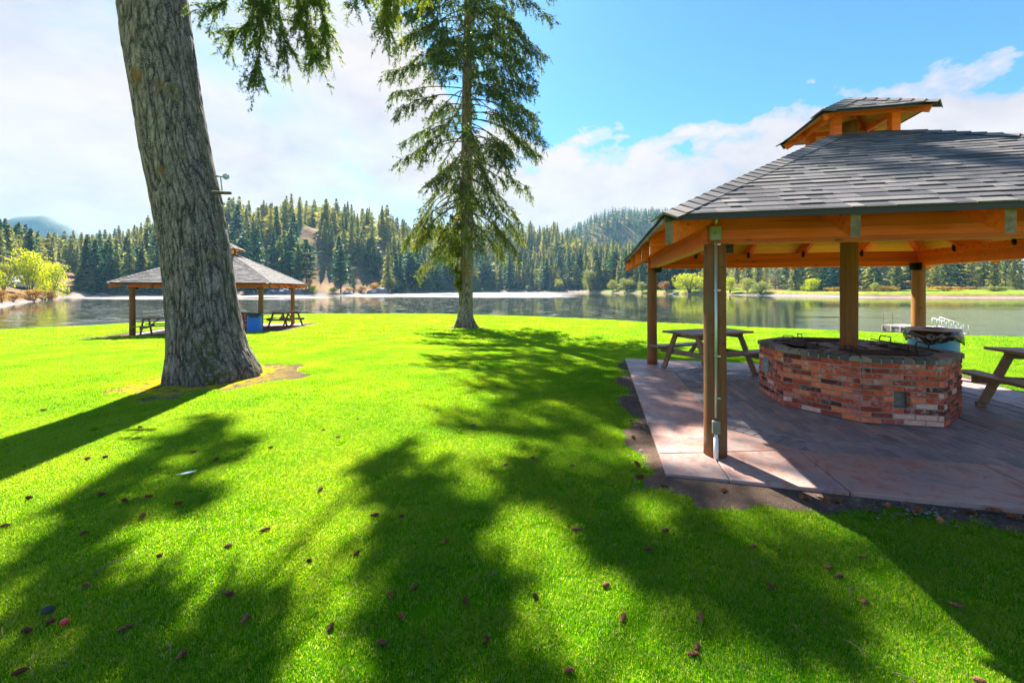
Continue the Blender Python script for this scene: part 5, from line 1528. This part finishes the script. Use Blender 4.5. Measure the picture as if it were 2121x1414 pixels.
for i, c in enumerate(order[:NI]):
    x, Y, z, h, kd, u, d = c
    t = thing({'spruce': 'spruce_tree', 'fir': 'fir_tree', 'pine': 'pine_tree', 'thin': 'conifer_tree'}[kd], zone(u, kd), 'conifer', (x, Y, z - .3), gf.random() * 6.28, grp(u, kd))
    wsc = h * gf.uniform(.9, 1.25); t.scale = (wsc, wsc, h)
    cr = bpy.data.objects.new('crown', KINDS[kd][i % len(KINDS[kd])]); COL.objects.link(cr); cr.parent = t
    tr = bpy.data.objects.new('trunk', TRUNK_ME); COL.objects.link(tr); tr.parent = t
def merge_forest(name, items, label, low=False, mt=None):
    PR = {kd: [far_conifer(kd, 300 + s_ + len(kd), low=low) for s_ in range(2)] for kd in ('spruce', 'fir', 'pine', 'thin')}
    Vs, Fs, Ts = [], [], []; k = 0
    for i, (x, Y, z, h, kd, u, d) in enumerate(items):
        V, Fa, T = PR[kd][i % 2]; a = gf.random() * 6.28; ca, sa = math.cos(a), math.sin(a); w_ = h * gf.uniform(.9, 1.25)
        W_ = np.empty_like(V); W_[:, 0] = (V[:, 0] * ca - V[:, 1] * sa) * w_ + x; W_[:, 1] = (V[:, 0] * sa + V[:, 1] * ca) * w_ + Y; W_[:, 2] = V[:, 2] * h + z - .3
        Vs.append(W_); Fs.append(Fa + k); Ts.append(np.clip(T + gf.normal() * .13, 0, 1)); k += len(V)
    o = np_mesh(name, np.concatenate(Vs), np.concatenate(Fs), mt or M['needle_far'], None, tone=np.concatenate(Ts)); struct(o, 'stuff', label); return o
merge_forest('forest', order[NI:], 'dense conifer forest covering the hill across the lake')

# second, farther hill with its own forest, and the blue ridge at the far left
def ridge(name, Yc, prof_, depth, label, mt, bumps=0.0):
    us_ = np.linspace(prof_[0][0], prof_[-1][0], 160); n_ = 26; t = np.linspace(-1, 1, n_)
    hz = np.interp(us_, [p[0] for p in prof_], [p[1] for p in prof_]); V = []
    for i, u in enumerate(us_):
        H_ = max(0, (YH - hz[i])) * Yc / F + CAM_Z
        for tt in t:
            y = Yc + tt * depth; x = (u - CX) / F * Yc
            V.append((x, y, -4 + (H_ + 4) * (math.cos(tt * math.pi) * .5 + .5) ** .8 + bumps * mnoise.fractal((x * .004, y * .004, 1.0), 1, 2, 4)))
    idx = np.arange(len(us_) * n_).reshape(len(us_), n_); q = np.stack([idx[:-1, :-1], idx[1:, :-1], idx[1:, 1:], idx[:-1, 1:]], -1).reshape(-1, 4)
    o = np_mesh(name, np.array(V), q, mt, None, smooth=True, extra={'beach': np.zeros(len(V)), 'green': np.zeros(len(V))}); struct(o, label=label); return o, np.array(V)
prof2 = [(1060, 600), (1120, 530), (1180, 490), (1220, 465), (1260, 452), (1300, 451), (1350, 450), (1420, 460), (1500, 490), (1700, 540), (1900, 590)]
hill2, HV = ridge('far_hill', 760.0, prof2, 240.0, 'farther forested hill left of the pavilion roof', M['ground'])
it = []
for _ in range(1500):
    u = gf.uniform(1090, 1640); tt = -gf.random() ** .8 * .8 + .06; H_ = max(0, YH - np.interp(u, [p[0] for p in prof2], [p[1] for p in prof2])) * 760 / F + CAM_Z
    y = 760 + tt * 240; x = (u - CX) / F * 760; z = -4 + (H_ + 4) * (math.cos(tt * math.pi) * .5 + .5) ** .8
    it.append((x, y, z, gf.uniform(12, 22), 'spruce' if gf.random() < .6 else 'fir', u, 0))
merge_forest('hill_forest', it, 'small conifers covering the farther hill left of the pavilion roof', low=True)
prof3 = [(-500, 580), (-200, 520), (-60, 485), (10, 462), (50, 448), (96, 447), (135, 466), (200, 520), (280, 590)]
ridge('blue_ridge', 1080.0, prof3, 160.0, 'pale blue mountain ridge beyond the trees at the left', M['needle_far'] if False else simple('ridge_forest', (0.045, 0.075, 0.05), .9, 0, .4, .01, .2))

# named single trees on the clearing
def single(u, d, h, kd, lab, wsc=1.0, me_i=0):
    Y = float(shore_z(u)) + d; x = (u - CX) / F * Y; z = land1(x, Y)
    t = thing({'spruce': 'spruce_tree', 'fir': 'fir_tree', 'pine': 'pine_tree', 'thin': 'conifer_tree'}[kd], lab, 'conifer', (x, Y, z - .3), gf.random() * 6, 'single conifers on the brown clearing'); t.scale = (h * wsc, h * wsc, h)
    cr = bpy.data.objects.new('crown', KINDS[kd][me_i]); COL.objects.link(cr); cr.parent = t
    tr = bpy.data.objects.new('trunk', TRUNK_ME); COL.objects.link(tr); tr.parent = t; tr.scale = (1.4, 1.4, 1)
single(706, 5, 24, 'pine', 'tallest pine standing alone on the brown clearing by the shore', 1.0)
single(732, 12, 9, 'fir', 'small young fir on the brown clearing right of the tall lone pine')
single(785, 36, 16, 'pine', 'shorter round topped pine at the right edge of the brown clearing', 1.05, 1)
single(757, 40, 15, 'thin', 'thin bare-looking conifer behind the two clearing pines')

# ------------------------------------------------------------------ broadleaf shrubs and trees
def leafy_crown(seed, lobes, nleaf, size, squash=1.0):
    g = np.random.default_rng(seed); Ls = []
    for i in range(lobes):
        a = g.random() * 6.28; rr = g.uniform(0, .34); z = g.uniform(.22, .78); Ls.append((rr * math.sin(a) * (1.2 - z * .6), rr * math.cos(a) * (1.2 - z * .6), z, g.uniform(.13, .25)))
    per = nleaf // lobes; C = []; N_ = []; T = []
    for (x, y, z, r) in Ls:
        d = rnd_unit(g, per); rad = r * (.55 + .5 * g.random(per) ** .5); P = np.array([x, y, z]) + d * rad[:, None] * np.array([1, 1, .9])
        C.append(P); N_.append(d * .6 + g.normal(size=(per, 3)) * .6); T.append(np.clip(g.normal(.45, .16, per) + g.normal() * .12 + d[:, 2] * .08, 0, 1))
    C = np.concatenate(C); N_ = np.concatenate(N_); N_ /= np.linalg.norm(N_, axis=1, keepdims=True); T = np.concatenate(T); m_ = C[:, 2] > .0
    V, Fa = leaf_quads(C[m_], N_[m_], size * g.uniform(.6, 1.3, m_.sum()), g); return V, Fa, T[m_]
CRN = {}
for nm, mt_, lob, nl, sz in (('willow', 'leaf', 26, 4200, .034), ('yellow', 'leaf_yellow', 24, 4200, .034), ('orange', 'leaf_orange', 14, 1500, .05)):
    CRN[nm] = []
    for s_ in range(3):
        V, Fa, T = leafy_crown(40 + s_ * 3 + len(nm), lob, nl, sz); CRN[nm].append(np_mesh('crown', V, Fa, M[mt_], 'mesh', tone=T))
wb = Wood()
for i in range(7):
    a = i * .9; wb.add(np.array([[0, 0, -.05], [.05 * math.sin(a), .05 * math.cos(a), .2], [.16 * math.sin(a), .16 * math.cos(a), .5], [.24 * math.sin(a), .24 * math.cos(a), .75]]), .014, .003)
STEMS = wb.build('stems', M['branch'], None); STEMS_ME = STEMS.data; bpy.data.objects.remove(STEMS)
def shrub(name, u, yb, wpx, hpx, nm, lab, cat='shrub', d=4.0, group='bushes along the far shore', i=0, Y=None):
    Y = Y if Y else float(shore_z(u)) + d; x = (u - CX) / F * Y; z = land1(x, Y); h = hpx * Y / F; w_ = wpx * Y / F
    top = CAM_Z + (YH - (yb - hpx)) * Y / F; h = max(.6, top - z)
    t = thing(name, lab, cat, (x, Y, z - .1), gf.random() * 6.28, group); t.scale = (w_ / .95, w_ / .95, h / .98)
    cr = bpy.data.objects.new('crown', CRN[nm][i % 3]); COL.objects.link(cr); cr.parent = t
    st = bpy.data.objects.new('stems', STEMS_ME); COL.objects.link(st); st.parent = t
for k, (u, yb, wp, hp, nm, lab, d) in enumerate((
    (811, 611, 46, 42, 'willow', 'pale willow bush by the rocks at the right end of the brown clearing', 4),
    (892, 608, 16, 30, 'willow', 'small thin pale bush left of the lawn spruce trunk', 3),
    (1095, 604, 20, 16, 'willow', 'smallest rounded pale bush on the far shore right of the lawn spruce', 3),
    (1157, 606, 25, 33, 'willow', 'egg shaped pale bush alone on the far shore', 3),
    (1222, 607, 44, 52, 'willow', 'large rounded pale willow on the far shore left of the pavilion eave', 5),
    (1268, 603, 24, 26, 'willow', 'grey green bush just right of the large rounded willow', 6),
    (1298, 603, 40, 32, 'willow', 'broad grey green bush left of the near pavilion back post', 6),
    (1330, 607, 24, 26, 'willow', 'pale bush touching the near pavilion back left post', 3),
    (1380, 606, 34, 26, 'orange', 'low yellowish bush between the two left posts', 5),
    (1428, 609, 78, 50, 'yellow', 'large bright yellow green bush between the two left posts', 3),
    (1512, 606, 30, 36, 'yellow', 'yellow green bush just right of the near post', 3),
    (1548, 608, 44, 36, 'willow', 'pale bush standing behind the rounded green bush', 5),
    (1575, 609, 54, 30, 'willow', 'rounded green bush on the bank right of the near post', 3),
    (1680, 601, 36, 27, 'yellow', 'round bright green tree on the right bank left of the centre post', 10),
    (1812, 599, 26, 16, 'willow', 'small green bush between the centre and right posts', 12),
    (545, 606, 40, 40, 'willow', 'dark green bush on the shore behind the bright blue barrel', 4),
    (612, 548, 50, 62, 'willow', 'rounded green tree on the slope above the distant pavilion roof', 40),
    (648, 612, 20, 24, 'yellow', 'bright green bush just right of the distant pavilion roof', 2),
    (690, 611, 28, 20, 'willow', 'low green bush at the foot of the tall lone pine', 3),
    (722, 606, 30, 12, 'orange', 'low orange bush under the small young fir', 5),
    (748, 604, 34, 14, 'orange', 'low orange bush in the middle of the brown clearing', 5),
    (775, 600, 30, 18, 'orange', 'yellow orange bush near the right of the clearing', 7),
    (640, 590, 26, 16, 'orange', 'tan bush above the right tip of the distant roof', 14),
    (645, 520, 20, 20, 'orange', 'red brown bush high on the slope above the distant pavilion', 62),
    (590, 500, 20, 22, 'orange', 'orange bush high on the slope left of the rounded green tree', 70),
    (1830, 603, 60, 12, 'orange', 'low tan reed clump on the right bank before the far trees', 20),
    (1740, 603, 60, 10, 'orange', 'low tan reed clump behind the centre post', 22),
    (1960, 604, 90, 14, 'orange', 'low tan reed clump right of the right log post', 18),
    (2060, 604, 70, 12, 'willow', 'low pale green bush at the right end of the far bank', 16),
    (860, 606, 26, 18, 'willow', 'low dark bush between the pale willow and the thin bush', 4))):
    shrub('shrub' if 'tree' not in lab else 'broadleaf_tree', u, yb, wp, hp, nm, lab, 'shrub' if 'tree' not in lab else 'tree', d, 'bushes along the far shore', k)
for k, (u, yb, wp, hp, nm, lab, Y) in enumerate((
    (62, 606, 74, 104, 'yellow', 'taller bright yellow green tree on the left shore point', 92),
    (104, 610, 76, 74, 'yellow', 'rounder bright yellow green tree on the left shore point, nearer the big trunk', 104),
    (8, 600, 50, 60, 'willow', 'grey green tree at the left picture edge above the beach', 88),
    (-20, 600, 60, 50, 'yellow', 'yellow green bush at the far left edge', 84),
    (70, 612, 54, 16, 'orange', 'low orange yellow bush below the taller yellow tree', 88),
    (98, 611, 36, 14, 'orange', 'low orange bush below the rounder yellow tree', 100),
    (28, 614, 34, 12, 'orange', 'low orange bush at the left above the stony beach', 74),
    (4, 612, 30, 16, 'orange', 'tan bush at the left picture edge', 66))):
    shrub('shrub' if 'tree' not in lab else 'broadleaf_tree', u, yb, wp, hp, nm, lab, 'shrub' if 'tree' not in lab else 'tree', 0, 'bushes and trees on the left shore', k, Y)
# bare grey trees behind the meadow
for (u, d, h, lab) in ((1830, 40, 12, 'leafless grey tree cluster between centre and right posts'), (1640, 46, 15, 'tall leafless grey tree right of the near post'), (1606, 48, 14, 'leafless grey tree behind the rounded green bush')):
    Y = float(shore_z(u)) + d; x = (u - CX) / F * Y; z = land1(x, Y); t = thing('bare_tree', lab, 'tree', (x, Y, z), 0, 'leafless trees on the right bank'); wb = Wood()
    wb.add(np.array([[0, 0, 0], [.1, 0, h * .4], [.3, 0, h * .8]]), .16, .05, 5)
    wb.build('trunk', M['fartrunk'], t); wb = Wood()
    for i in range(70):
        z0 = gf.uniform(.15, .8) * h; dv = rnd_unit(gf, 1)[0]; dv[2] = abs(dv[2]) * .8 + .35; l2 = gf.uniform(1.2, 3.6); b0 = np.array([.25 * z0 / h, 0, z0])
        Q = b0 + dv * (l2 * np.linspace(0, 1, 4))[:, None]; wb.add(Q, .07, .02, 3)
        for j in range(5):
            dv2 = dv + gf.normal(size=3) * .5; Q2 = Q[1 + j % 3] + dv2 * (l2 * .4 * np.linspace(0, 1, 3))[:, None]; wb.add(Q2, .03, .012, 3)
    wb.build('twigs', simple('grey_twigs', (.28, .22, .22), .9), t)

# ------------------------------------------------------------------ rocks, house, wires
def boulder(u, yb, wpx, hpx, lab, d=1.0, seed=0, group='rocks on the far shore'):
    Y = float(shore_z(u)) + d; x = (u - CX) / F * Y; w_ = wpx * Y / F; h = hpx * Y / F; bm = bmesh.new(); bmesh.ops.create_icosphere(bm, subdivisions=4, radius=1)
    for v in bm.verts:
        p = v.co; k = 1 + .35 * mnoise.noise(p * 1.6 + Vector((seed, 0, 0))) + .15 * mnoise.noise(p * 5 + Vector((0, seed, 0))); q_ = max(-.3, p.z); v.co = Vector((p.x * k * w_ / 2, p.y * k * w_ / 2.6, q_ * k * h))
    me = bpy.data.meshes.new('boulder'); bm.to_mesh(me); bm.free(); me.materials.append(M['stone'])
    o = bpy.data.objects.new('boulder', me); COL.objects.link(o); o.location = (x, Y, WATER + .1); tag(o, lab, 'rock', group)
for k, (u, w_, h, lab) in enumerate(((788, 34, 12, 'largest grey boulder by the pale willow bush'), (768, 20, 8, 'grey boulder left of the largest one'), (566, 26, 10, 'grey rock on the shore right of the blue barrel'), (590, 34, 13, 'pale grey rock slab between the right posts of the distant pavilion'),
        (618, 20, 8, 'small grey rock by the right rear post of the distant pavilion'), (210, 26, 6, 'flat grey rock at the shore left of the distant pavilion roof tip'), (1500, 12, 5, 'small rock on the right shore beside the near post'), (718, 18, 6, 'low rock at the foot of the brown clearing'), (1400, 14, 5, 'small shore rock between the two left posts'))):
    boulder(u, 612, w_, h, lab, seed=k * 3.1)
hs = thing('lakeside_house', 'pale roofed house half hidden by the yellow trees on the left shore', 'house', (px(38, 598, Y=118).x, 118, land1(px(38, 598, Y=118).x, 118) + 0.0))
zr = CAM_Z + (YH - 578) * 118 / F - hs.location.z; zr = max(3.2, zr)
mb = MB(); mb.box((0, 0, (zr - 1.6) / 2), (9, 6, zr - 1.6)); mb.build('wall', M['housewall'], hs)
mb = MB()
for sy in (-1, 1): mb.face([(-5, sy * 3.6, zr - 1.8), (5, sy * 3.6, zr - 1.8), (5, 0, zr), (-5, 0, zr)]); mb.face([(-5, sy * 3.6, zr - 1.95), (5, sy * 3.6, zr - 1.95), (5, 0, zr - .15), (-5, 0, zr - .15)])
mb.face([(-5, -3.6, zr - 1.8), (-5, 0, zr), (-5, 3.6, zr - 1.8), (-5, 3.6, zr - 1.95), (-5, 0, zr - .15), (-5, -3.6, zr - 1.95)]); mb.face([(-5, -3.6, zr - 1.8), (5, -3.6, zr - 1.8), (5, -3.6, zr - 1.95), (-5, -3.6, zr - 1.95)])
mb.build('roof', M['houseroof'], hs)
for xx in (-2.6, 0, 2.6):
    mb = MB(); mb.box((xx, -3.02, (zr - 1.6) * .5), (1.1, .05, 1.1)); mb.build('window', simple('dark_window', (.03, .04, .05), .1), hs)
for k, (ya, yb_, lab) in enumerate(((492, 527, 'upper thin power line at the far left'), (500, 533, 'middle thin power line at the far left'), (510, 540, 'lowest thin power line at the far left'))):
    a_, b_ = px(-120, ya, Y=70), px(70, yb_, Y=110); pts = [a_.lerp(b_, i / 12) - Vector((0, 0, .8 * math.sin(i / 12 * math.pi))) for i in range(13)]
    mb = MB(); mb.tube(pts, .03, 5); tag(mb.build('power_line', M['wire'], None, True), lab, 'cable', 'power lines at the far left')

# ------------------------------------------------------------------ cones, twigs, litter on the lawn
def cone_mesh(L, r, seed):
    g = random.Random(seed); mb = MB(); mb.tube([(-L / 2, 0, 0), (-L * .3, 0, 0), (L * .1, 0, 0), (L / 2, 0, 0)], [r * .25, r * .72, r * .68, r * .15], 8, col=.2)
    n_ = 70
    for i in range(n_):
        t = i / n_; x = -L / 2 + L * (t * .94 + .03); rr_ = r * math.sin(math.pi * (.12 + .80 * t)) ** .7; a = i * 2.399 + g.gauss(0, .1)
        e = Vector((0, math.cos(a), math.sin(a))); s_ = Vector((1, 0, 0)).cross(e); b0 = Vector((x, 0, 0)) + e * rr_ * .5; tip = Vector((x + L * .055, 0, 0)) + e * rr_ * 1.05; w_ = r * .42
        mb.face([b0 - s_ * w_ * .6, b0 + s_ * w_ * .6, tip + s_ * w_, tip + Vector((L * .02, 0, 0)), tip - s_ * w_], g.uniform(.2, 1)); mb.face([tip - s_ * w_, tip + Vector((L * .02, 0, 0)), tip + s_ * w_, b0 * .9 + tip * .1 - e * r * .08], g.uniform(0, .5))
    return mb
m, n = mat('cone_scales'); t = n.attr('tone').outputs['Fac']; ob = n.new('ShaderNodeObjectInfo').outputs['Random']
col = n.ramp(t, [(0, (.12, .042, .018)), (.5, (.36, .135, .052)), (1, (.62, .34, .16))]); col = n.mix(1.0, col, n.ramp(ob, [(0, .55), (1, 1.25)]), 'MULTIPLY'); finish(n, principled(n, col, .7)); M['cone'] = m
CM = [cone_mesh(.095, .020, 1), cone_mesh(.075, .021, 2), cone_mesh(.052, .022, 3)]
CME = []
for c_ in CM: o = c_.build('pine_cone', M['cone']); CME.append(o.data); bpy.data.objects.remove(o)
CG = 'fallen cones on the lawn'
cones = [(55, 1305, 0, 3), (105, 1285, 1, 20), (40, 1390, 0, 15), (258, 1300, 0, 40), (177, 1210, 2, 0), (172, 1103, 1, 60), (60, 1030, 1, 0), (10, 1088, 1, 20), (180, 949, 0, 5), (218, 946, 1, 0), (210, 1022, 0, 10), (258, 1035, 1, 0),
         (308, 1027, 0, 10), (294, 1067, 1, 90), (370, 1041, 0, 10), (447, 951, 1, 60), (508, 1280, 0, 80), (474, 1228, 0, 15), (549, 1096, 0, 40), (472, 1130, 1, 40), (663, 1013, 0, 90), (684, 1298, 0, 75), (776, 1065, 0, 0), (832, 1069, 2, 0),
         (738, 1145, 1, 60), (809, 1229, 0, -70), (857, 1215, 1, 45), (832, 1274, 1, -60), (792, 1330, 0, -5), (964, 1242, 0, -85), (921, 1120, 1, 70), (1006, 1323, 2, 60), (376, 1354, 1, 80), (1048, 962, 1, 30), (1108, 952, 1, 0),
         (1143, 1052, 1, 0), (1193, 1095, 0, 0), (1343, 1136, 0, -30), (1378, 1098, 1, 20), (1290, 1278, 0, 60), (1451, 1278, 0, 85), (1435, 1353, 0, -10), (1444, 1338, 1, 50), (1597, 1214, 0, -80), (1716, 1174, 1, -20), (1737, 1192, 1, 0),
         (1783, 1154, 0, -10), (1980, 1252, 0, -10), (2028, 1408, 0, 0), (1790, 1245, 1, 30), (1109, 1234, 1, -60), (1179, 1386, 1, 0), (1185, 964, 1, 0), (1103, 948, 1, 10), (670, 890, 1, 0), (700, 905, 1, 30), (615, 840, 1, 0), (740, 868, 1, 0),
         (855, 822, 1, 0), (905, 850, 1, 40), (880, 787, 1, 0), (560, 926, 1, 20), (290, 884, 1, 0), (90, 848, 0, 20), (400, 935, 1, 20), (980, 880, 1, 0), (1030, 800, 1, 0), (640, 1160, 2, 0), (330, 1150, 2, 10), (1255, 1210, 1, 10), (1560, 1130, 1, 20)]
def place(u, y, lift=.018):
    z = 0.0
    for _ in range(4):
        p = px(u, y, z=z + lift); z = lawn1(p.x, p.y) - 0
    return Vector((p.x, p.y, z + lift))
def where(u, y):
    rw = 'bottom edge' if y > 1300 else 'lower lawn' if y > 1150 else 'middle lawn' if y > 950 else 'upper lawn'
    cl = 'far left' if u < 230 else 'left' if u < 560 else 'centre left' if u < 900 else 'centre' if u < 1250 else 'centre right' if u < 1600 else 'right'
    return cl + ' of the ' + rw
for k, (u, y, kd, an) in enumerate(cones):
    o = bpy.data.objects.new('pine_cone', CME[kd]); COL.objects.link(o); o.location = place(u, y); s_ = .62 if y > 1100 else .72
    o.rotation_euler = (random.random() * 6, R(random.uniform(-15, 15)), R(an + random.uniform(-8, 8))); o.scale = (s_, s_, s_)
    lb = ('long', 'stubby', 'round')[kd] + ' brown cone lying in the grass at the ' + where(u, y); tag(o, lb, 'pine cone', CG + ', ' + lb)
mb = MB(); gg = random.Random(9)
for (u, y) in ((1660, 1027), (1672, 1032), (1712, 1033), (1735, 1036), (1840, 1045), (1900, 1055), (1947, 1076), (2010, 1060), (2060, 1056), (2100, 1068), (1375, 1005), (1320, 960), (1312, 905), (1306, 870), (1325, 985), (1500, 1015)):
    o = bpy.data.objects.new('pine_cone', CME[gg.randrange(3)]); COL.objects.link(o); o.location = place(u, y, .045); o.scale = (.95,) * 3; o.rotation_euler = (gg.random() * 6, gg.uniform(-.4, .4), gg.random() * 6)
    lb = 'dark cone in the soil strip ' + ('left of' if u < 1400 else 'in front of') + ' the concrete patio'; tag(o, lb, 'pine cone', 'cones in the soil strip, ' + lb)
def litter():
    V = []; Fa = []; k = 0; T = []; g = np.random.default_rng(4)
    P = []
    while len(P) < 2600:
        a, b = g.uniform(-3.75, 3.4), g.uniform(-3.85, 3.3); dl = max(abs(a), abs(b)) - 3.154
        if dl < .01 or dl > (.17 if a < -3.15 and b > -3.1 else .33) or (b > 3.1): continue
        if g.random() > math.exp(-dl * 3.2): continue
        P.append((a, b))
    c_, s_ = math.cos(PAV_ROT), math.sin(PAV_ROT)
    for (a, b) in P:
        x, y = PAV.x + a * c_ - b * s_, PAV.y + a * s_ + b * c_; s = g.uniform(.003, .011) * (2.0 if g.random() < .06 else 1); h = s * g.uniform(.3, .8); th_ = g.random() * 6.28; el_ = g.uniform(.5, 2.2)
        q = [(-s * el_, -s), (s * el_, -s * .7), (s * .9 * el_, s), (-s * .8 * el_, s * .8)]; z = .020
        pts = [(x + u * math.cos(th_) - v * math.sin(th_), y + u * math.sin(th_) + v * math.cos(th_)) for u, v in q]
        V += [(p[0], p[1], z) for p in pts] + [(x + (p[0] - x) * .6, y + (p[1] - y) * .6, z + h) for p in pts]; Fa += [(k + 4, k + 5, k + 6, k + 7), (k, k + 1, k + 5, k + 4), (k + 1, k + 2, k + 6, k + 5), (k + 2, k + 3, k + 7, k + 6), (k + 3, k, k + 4, k + 7)]
        T += [float(g.random())] * 5; k += 8
    m, n = mat('chips_and_gravel'); t = n.attr('tone').outputs['Fac']; finish(n, principled(n, n.ramp(t, [(0, (.03, .022, .02)), (.45, (.10, .075, .06)), (.8, (.16, .14, .125)), (1, (.27, .25, .24))]), .85))
    o = np_mesh('gravel', np.array(V), np.array(Fa), m, None, tone=np.array(T)); struct(o, 'stuff', 'wood chips and pebbles in the soil strip round the patio')
litter()
# twigs
tw = [((5, 1320), (12, 1292), 'pale curved twig at the left edge of the lower lawn'), ((66, 1400), (70, 1350), 'white thin twig at the bottom left'), ((110, 1388), (150, 1366), 'thick brown twig near the bottom left'), ((150, 1335), (250, 1150), 'x'),
      ((1750, 1325), (1812, 1360), 'forked twig at the bottom right of the lawn'), ((1555, 1168), (1585, 1178), 'bent pale twig in the lower right shade'), ((1762, 1235), (1770, 1213), 'pale upright twig right of the centre'), ((1010, 1196), (1020, 1180), 'small white twig in the lower centre'),
      ((1850, 1392), (1900, 1412), 'long thin twig at the bottom right corner'), ((430, 1245), (470, 1215), 'thin brown twig left of centre'), ((345, 1330), (352, 1368), 'short white twig beside a cone at the lower left'), ((1640, 1290), (1665, 1310), 'thin twig in the lower right grass')]
for (a_, b_, lab) in tw:
    if lab == 'x': a_, b_, lab = (190, 1192), (262, 1150), 'long forked twig in the left shade'
    p, q = place(*a_, .03), place(*b_, .03); mb = MB(); md_ = (p + q) / 2 + Vector((gg.uniform(-.02, .02), gg.uniform(-.02, .02), .012))
    mb.tube([p, p.lerp(md_, .5) + Vector((0, 0, .005)), md_, q], [.0026, .0024, .002, .0012], 6); d_ = (q - p); mb.tube([md_, md_ + d_ * .3 + Vector((d_.y, -d_.x, 0)) * .35], [.0016, .001], 5)
    tag(mb.build('twig', M['twig'], None, True), lab, 'twig', 'fallen twigs on the lawn')
p, q = place(374, 981, .03), place(408, 974, .035); mb = MB(); d_ = (q - p); nrm_ = Vector((-d_.y, d_.x, 0)).normalized()
for i in range(8):
    t0, t1_ = i / 8, (i + 1) / 8; w0, w1 = .022 * math.sin(math.pi * min(1, .15 + t0 * .85)), .022 * math.sin(math.pi * min(1, .15 + t1_ * .85)); a_, b_ = p.lerp(q, t0), p.lerp(q, t1_)
    for s_ in (-1, 1): mb.face([a_ + Vector((0, 0, .004)), b_ + Vector((0, 0, .004)), b_ + nrm_ * s_ * w1, a_ + nrm_ * s_ * w0])
mb.tube([p - d_ * .25, q], [.002, .0008], 5); tag(mb.build('feather', M['feather']), 'white feather lying in the shaded grass at the left', 'feather')
bm = bmesh.new(); bmesh.ops.create_uvsphere(bm, u_segments=20, v_segments=12, radius=.019)
for v in bm.verts: v.co.z *= .9; v.co.z -= .004 * math.exp(-(v.co.x ** 2 + v.co.y ** 2) / .00005) * (v.co.z > 0)
me = bpy.data.meshes.new('red_fruit'); bm.to_mesh(me); bm.free(); me.materials.append(M['red']); o = bpy.data.objects.new('crab_apple', me); COL.objects.link(o); o.location = place(134, 1287, .03); tag(o, 'small red fruit in the grass at the lower left', 'fruit')
bm = bmesh.new(); bmesh.ops.create_icosphere(bm, subdivisions=3, radius=.024)
for v in bm.verts: k_ = 1 + .3 * mnoise.noise(v.co * 30); v.co = Vector((v.co.x * k_ * 1.2, v.co.y * k_, v.co.z * k_ * .7))
me = bpy.data.meshes.new('clod'); bm.to_mesh(me); bm.free(); me.materials.append(M['soot']); o = bpy.data.objects.new('dirt_clod', me); COL.objects.link(o); o.location = place(98, 1262, .025); tag(o, 'dark dirt clod in the shade at the lower left', 'clod')
# dark grass stubs and leaves
#MARK-HAZE

# ------------------------------------------------------------------ haze
hz = MB(); hz.box((0, 0, (-5.0 + 225.0) / 2), (2900, 2900, 230.0))
m, n = mat('haze_air')
pv = n.new('ShaderNodeVolumePrincipled'); pv.inputs['Color'].default_value = (0.32, 0.68, 1.0, 1); pv.inputs['Density'].default_value = 0.00017; pv.inputs['Anisotropy'].default_value = 0.2
o_ = n.new('ShaderNodeOutputMaterial'); n.l.new(pv.outputs[0], o_.inputs['Volume'])
hzo = hz.build('haze', m); struct(hzo, 'stuff', 'thin blue haze in the air over the lake')
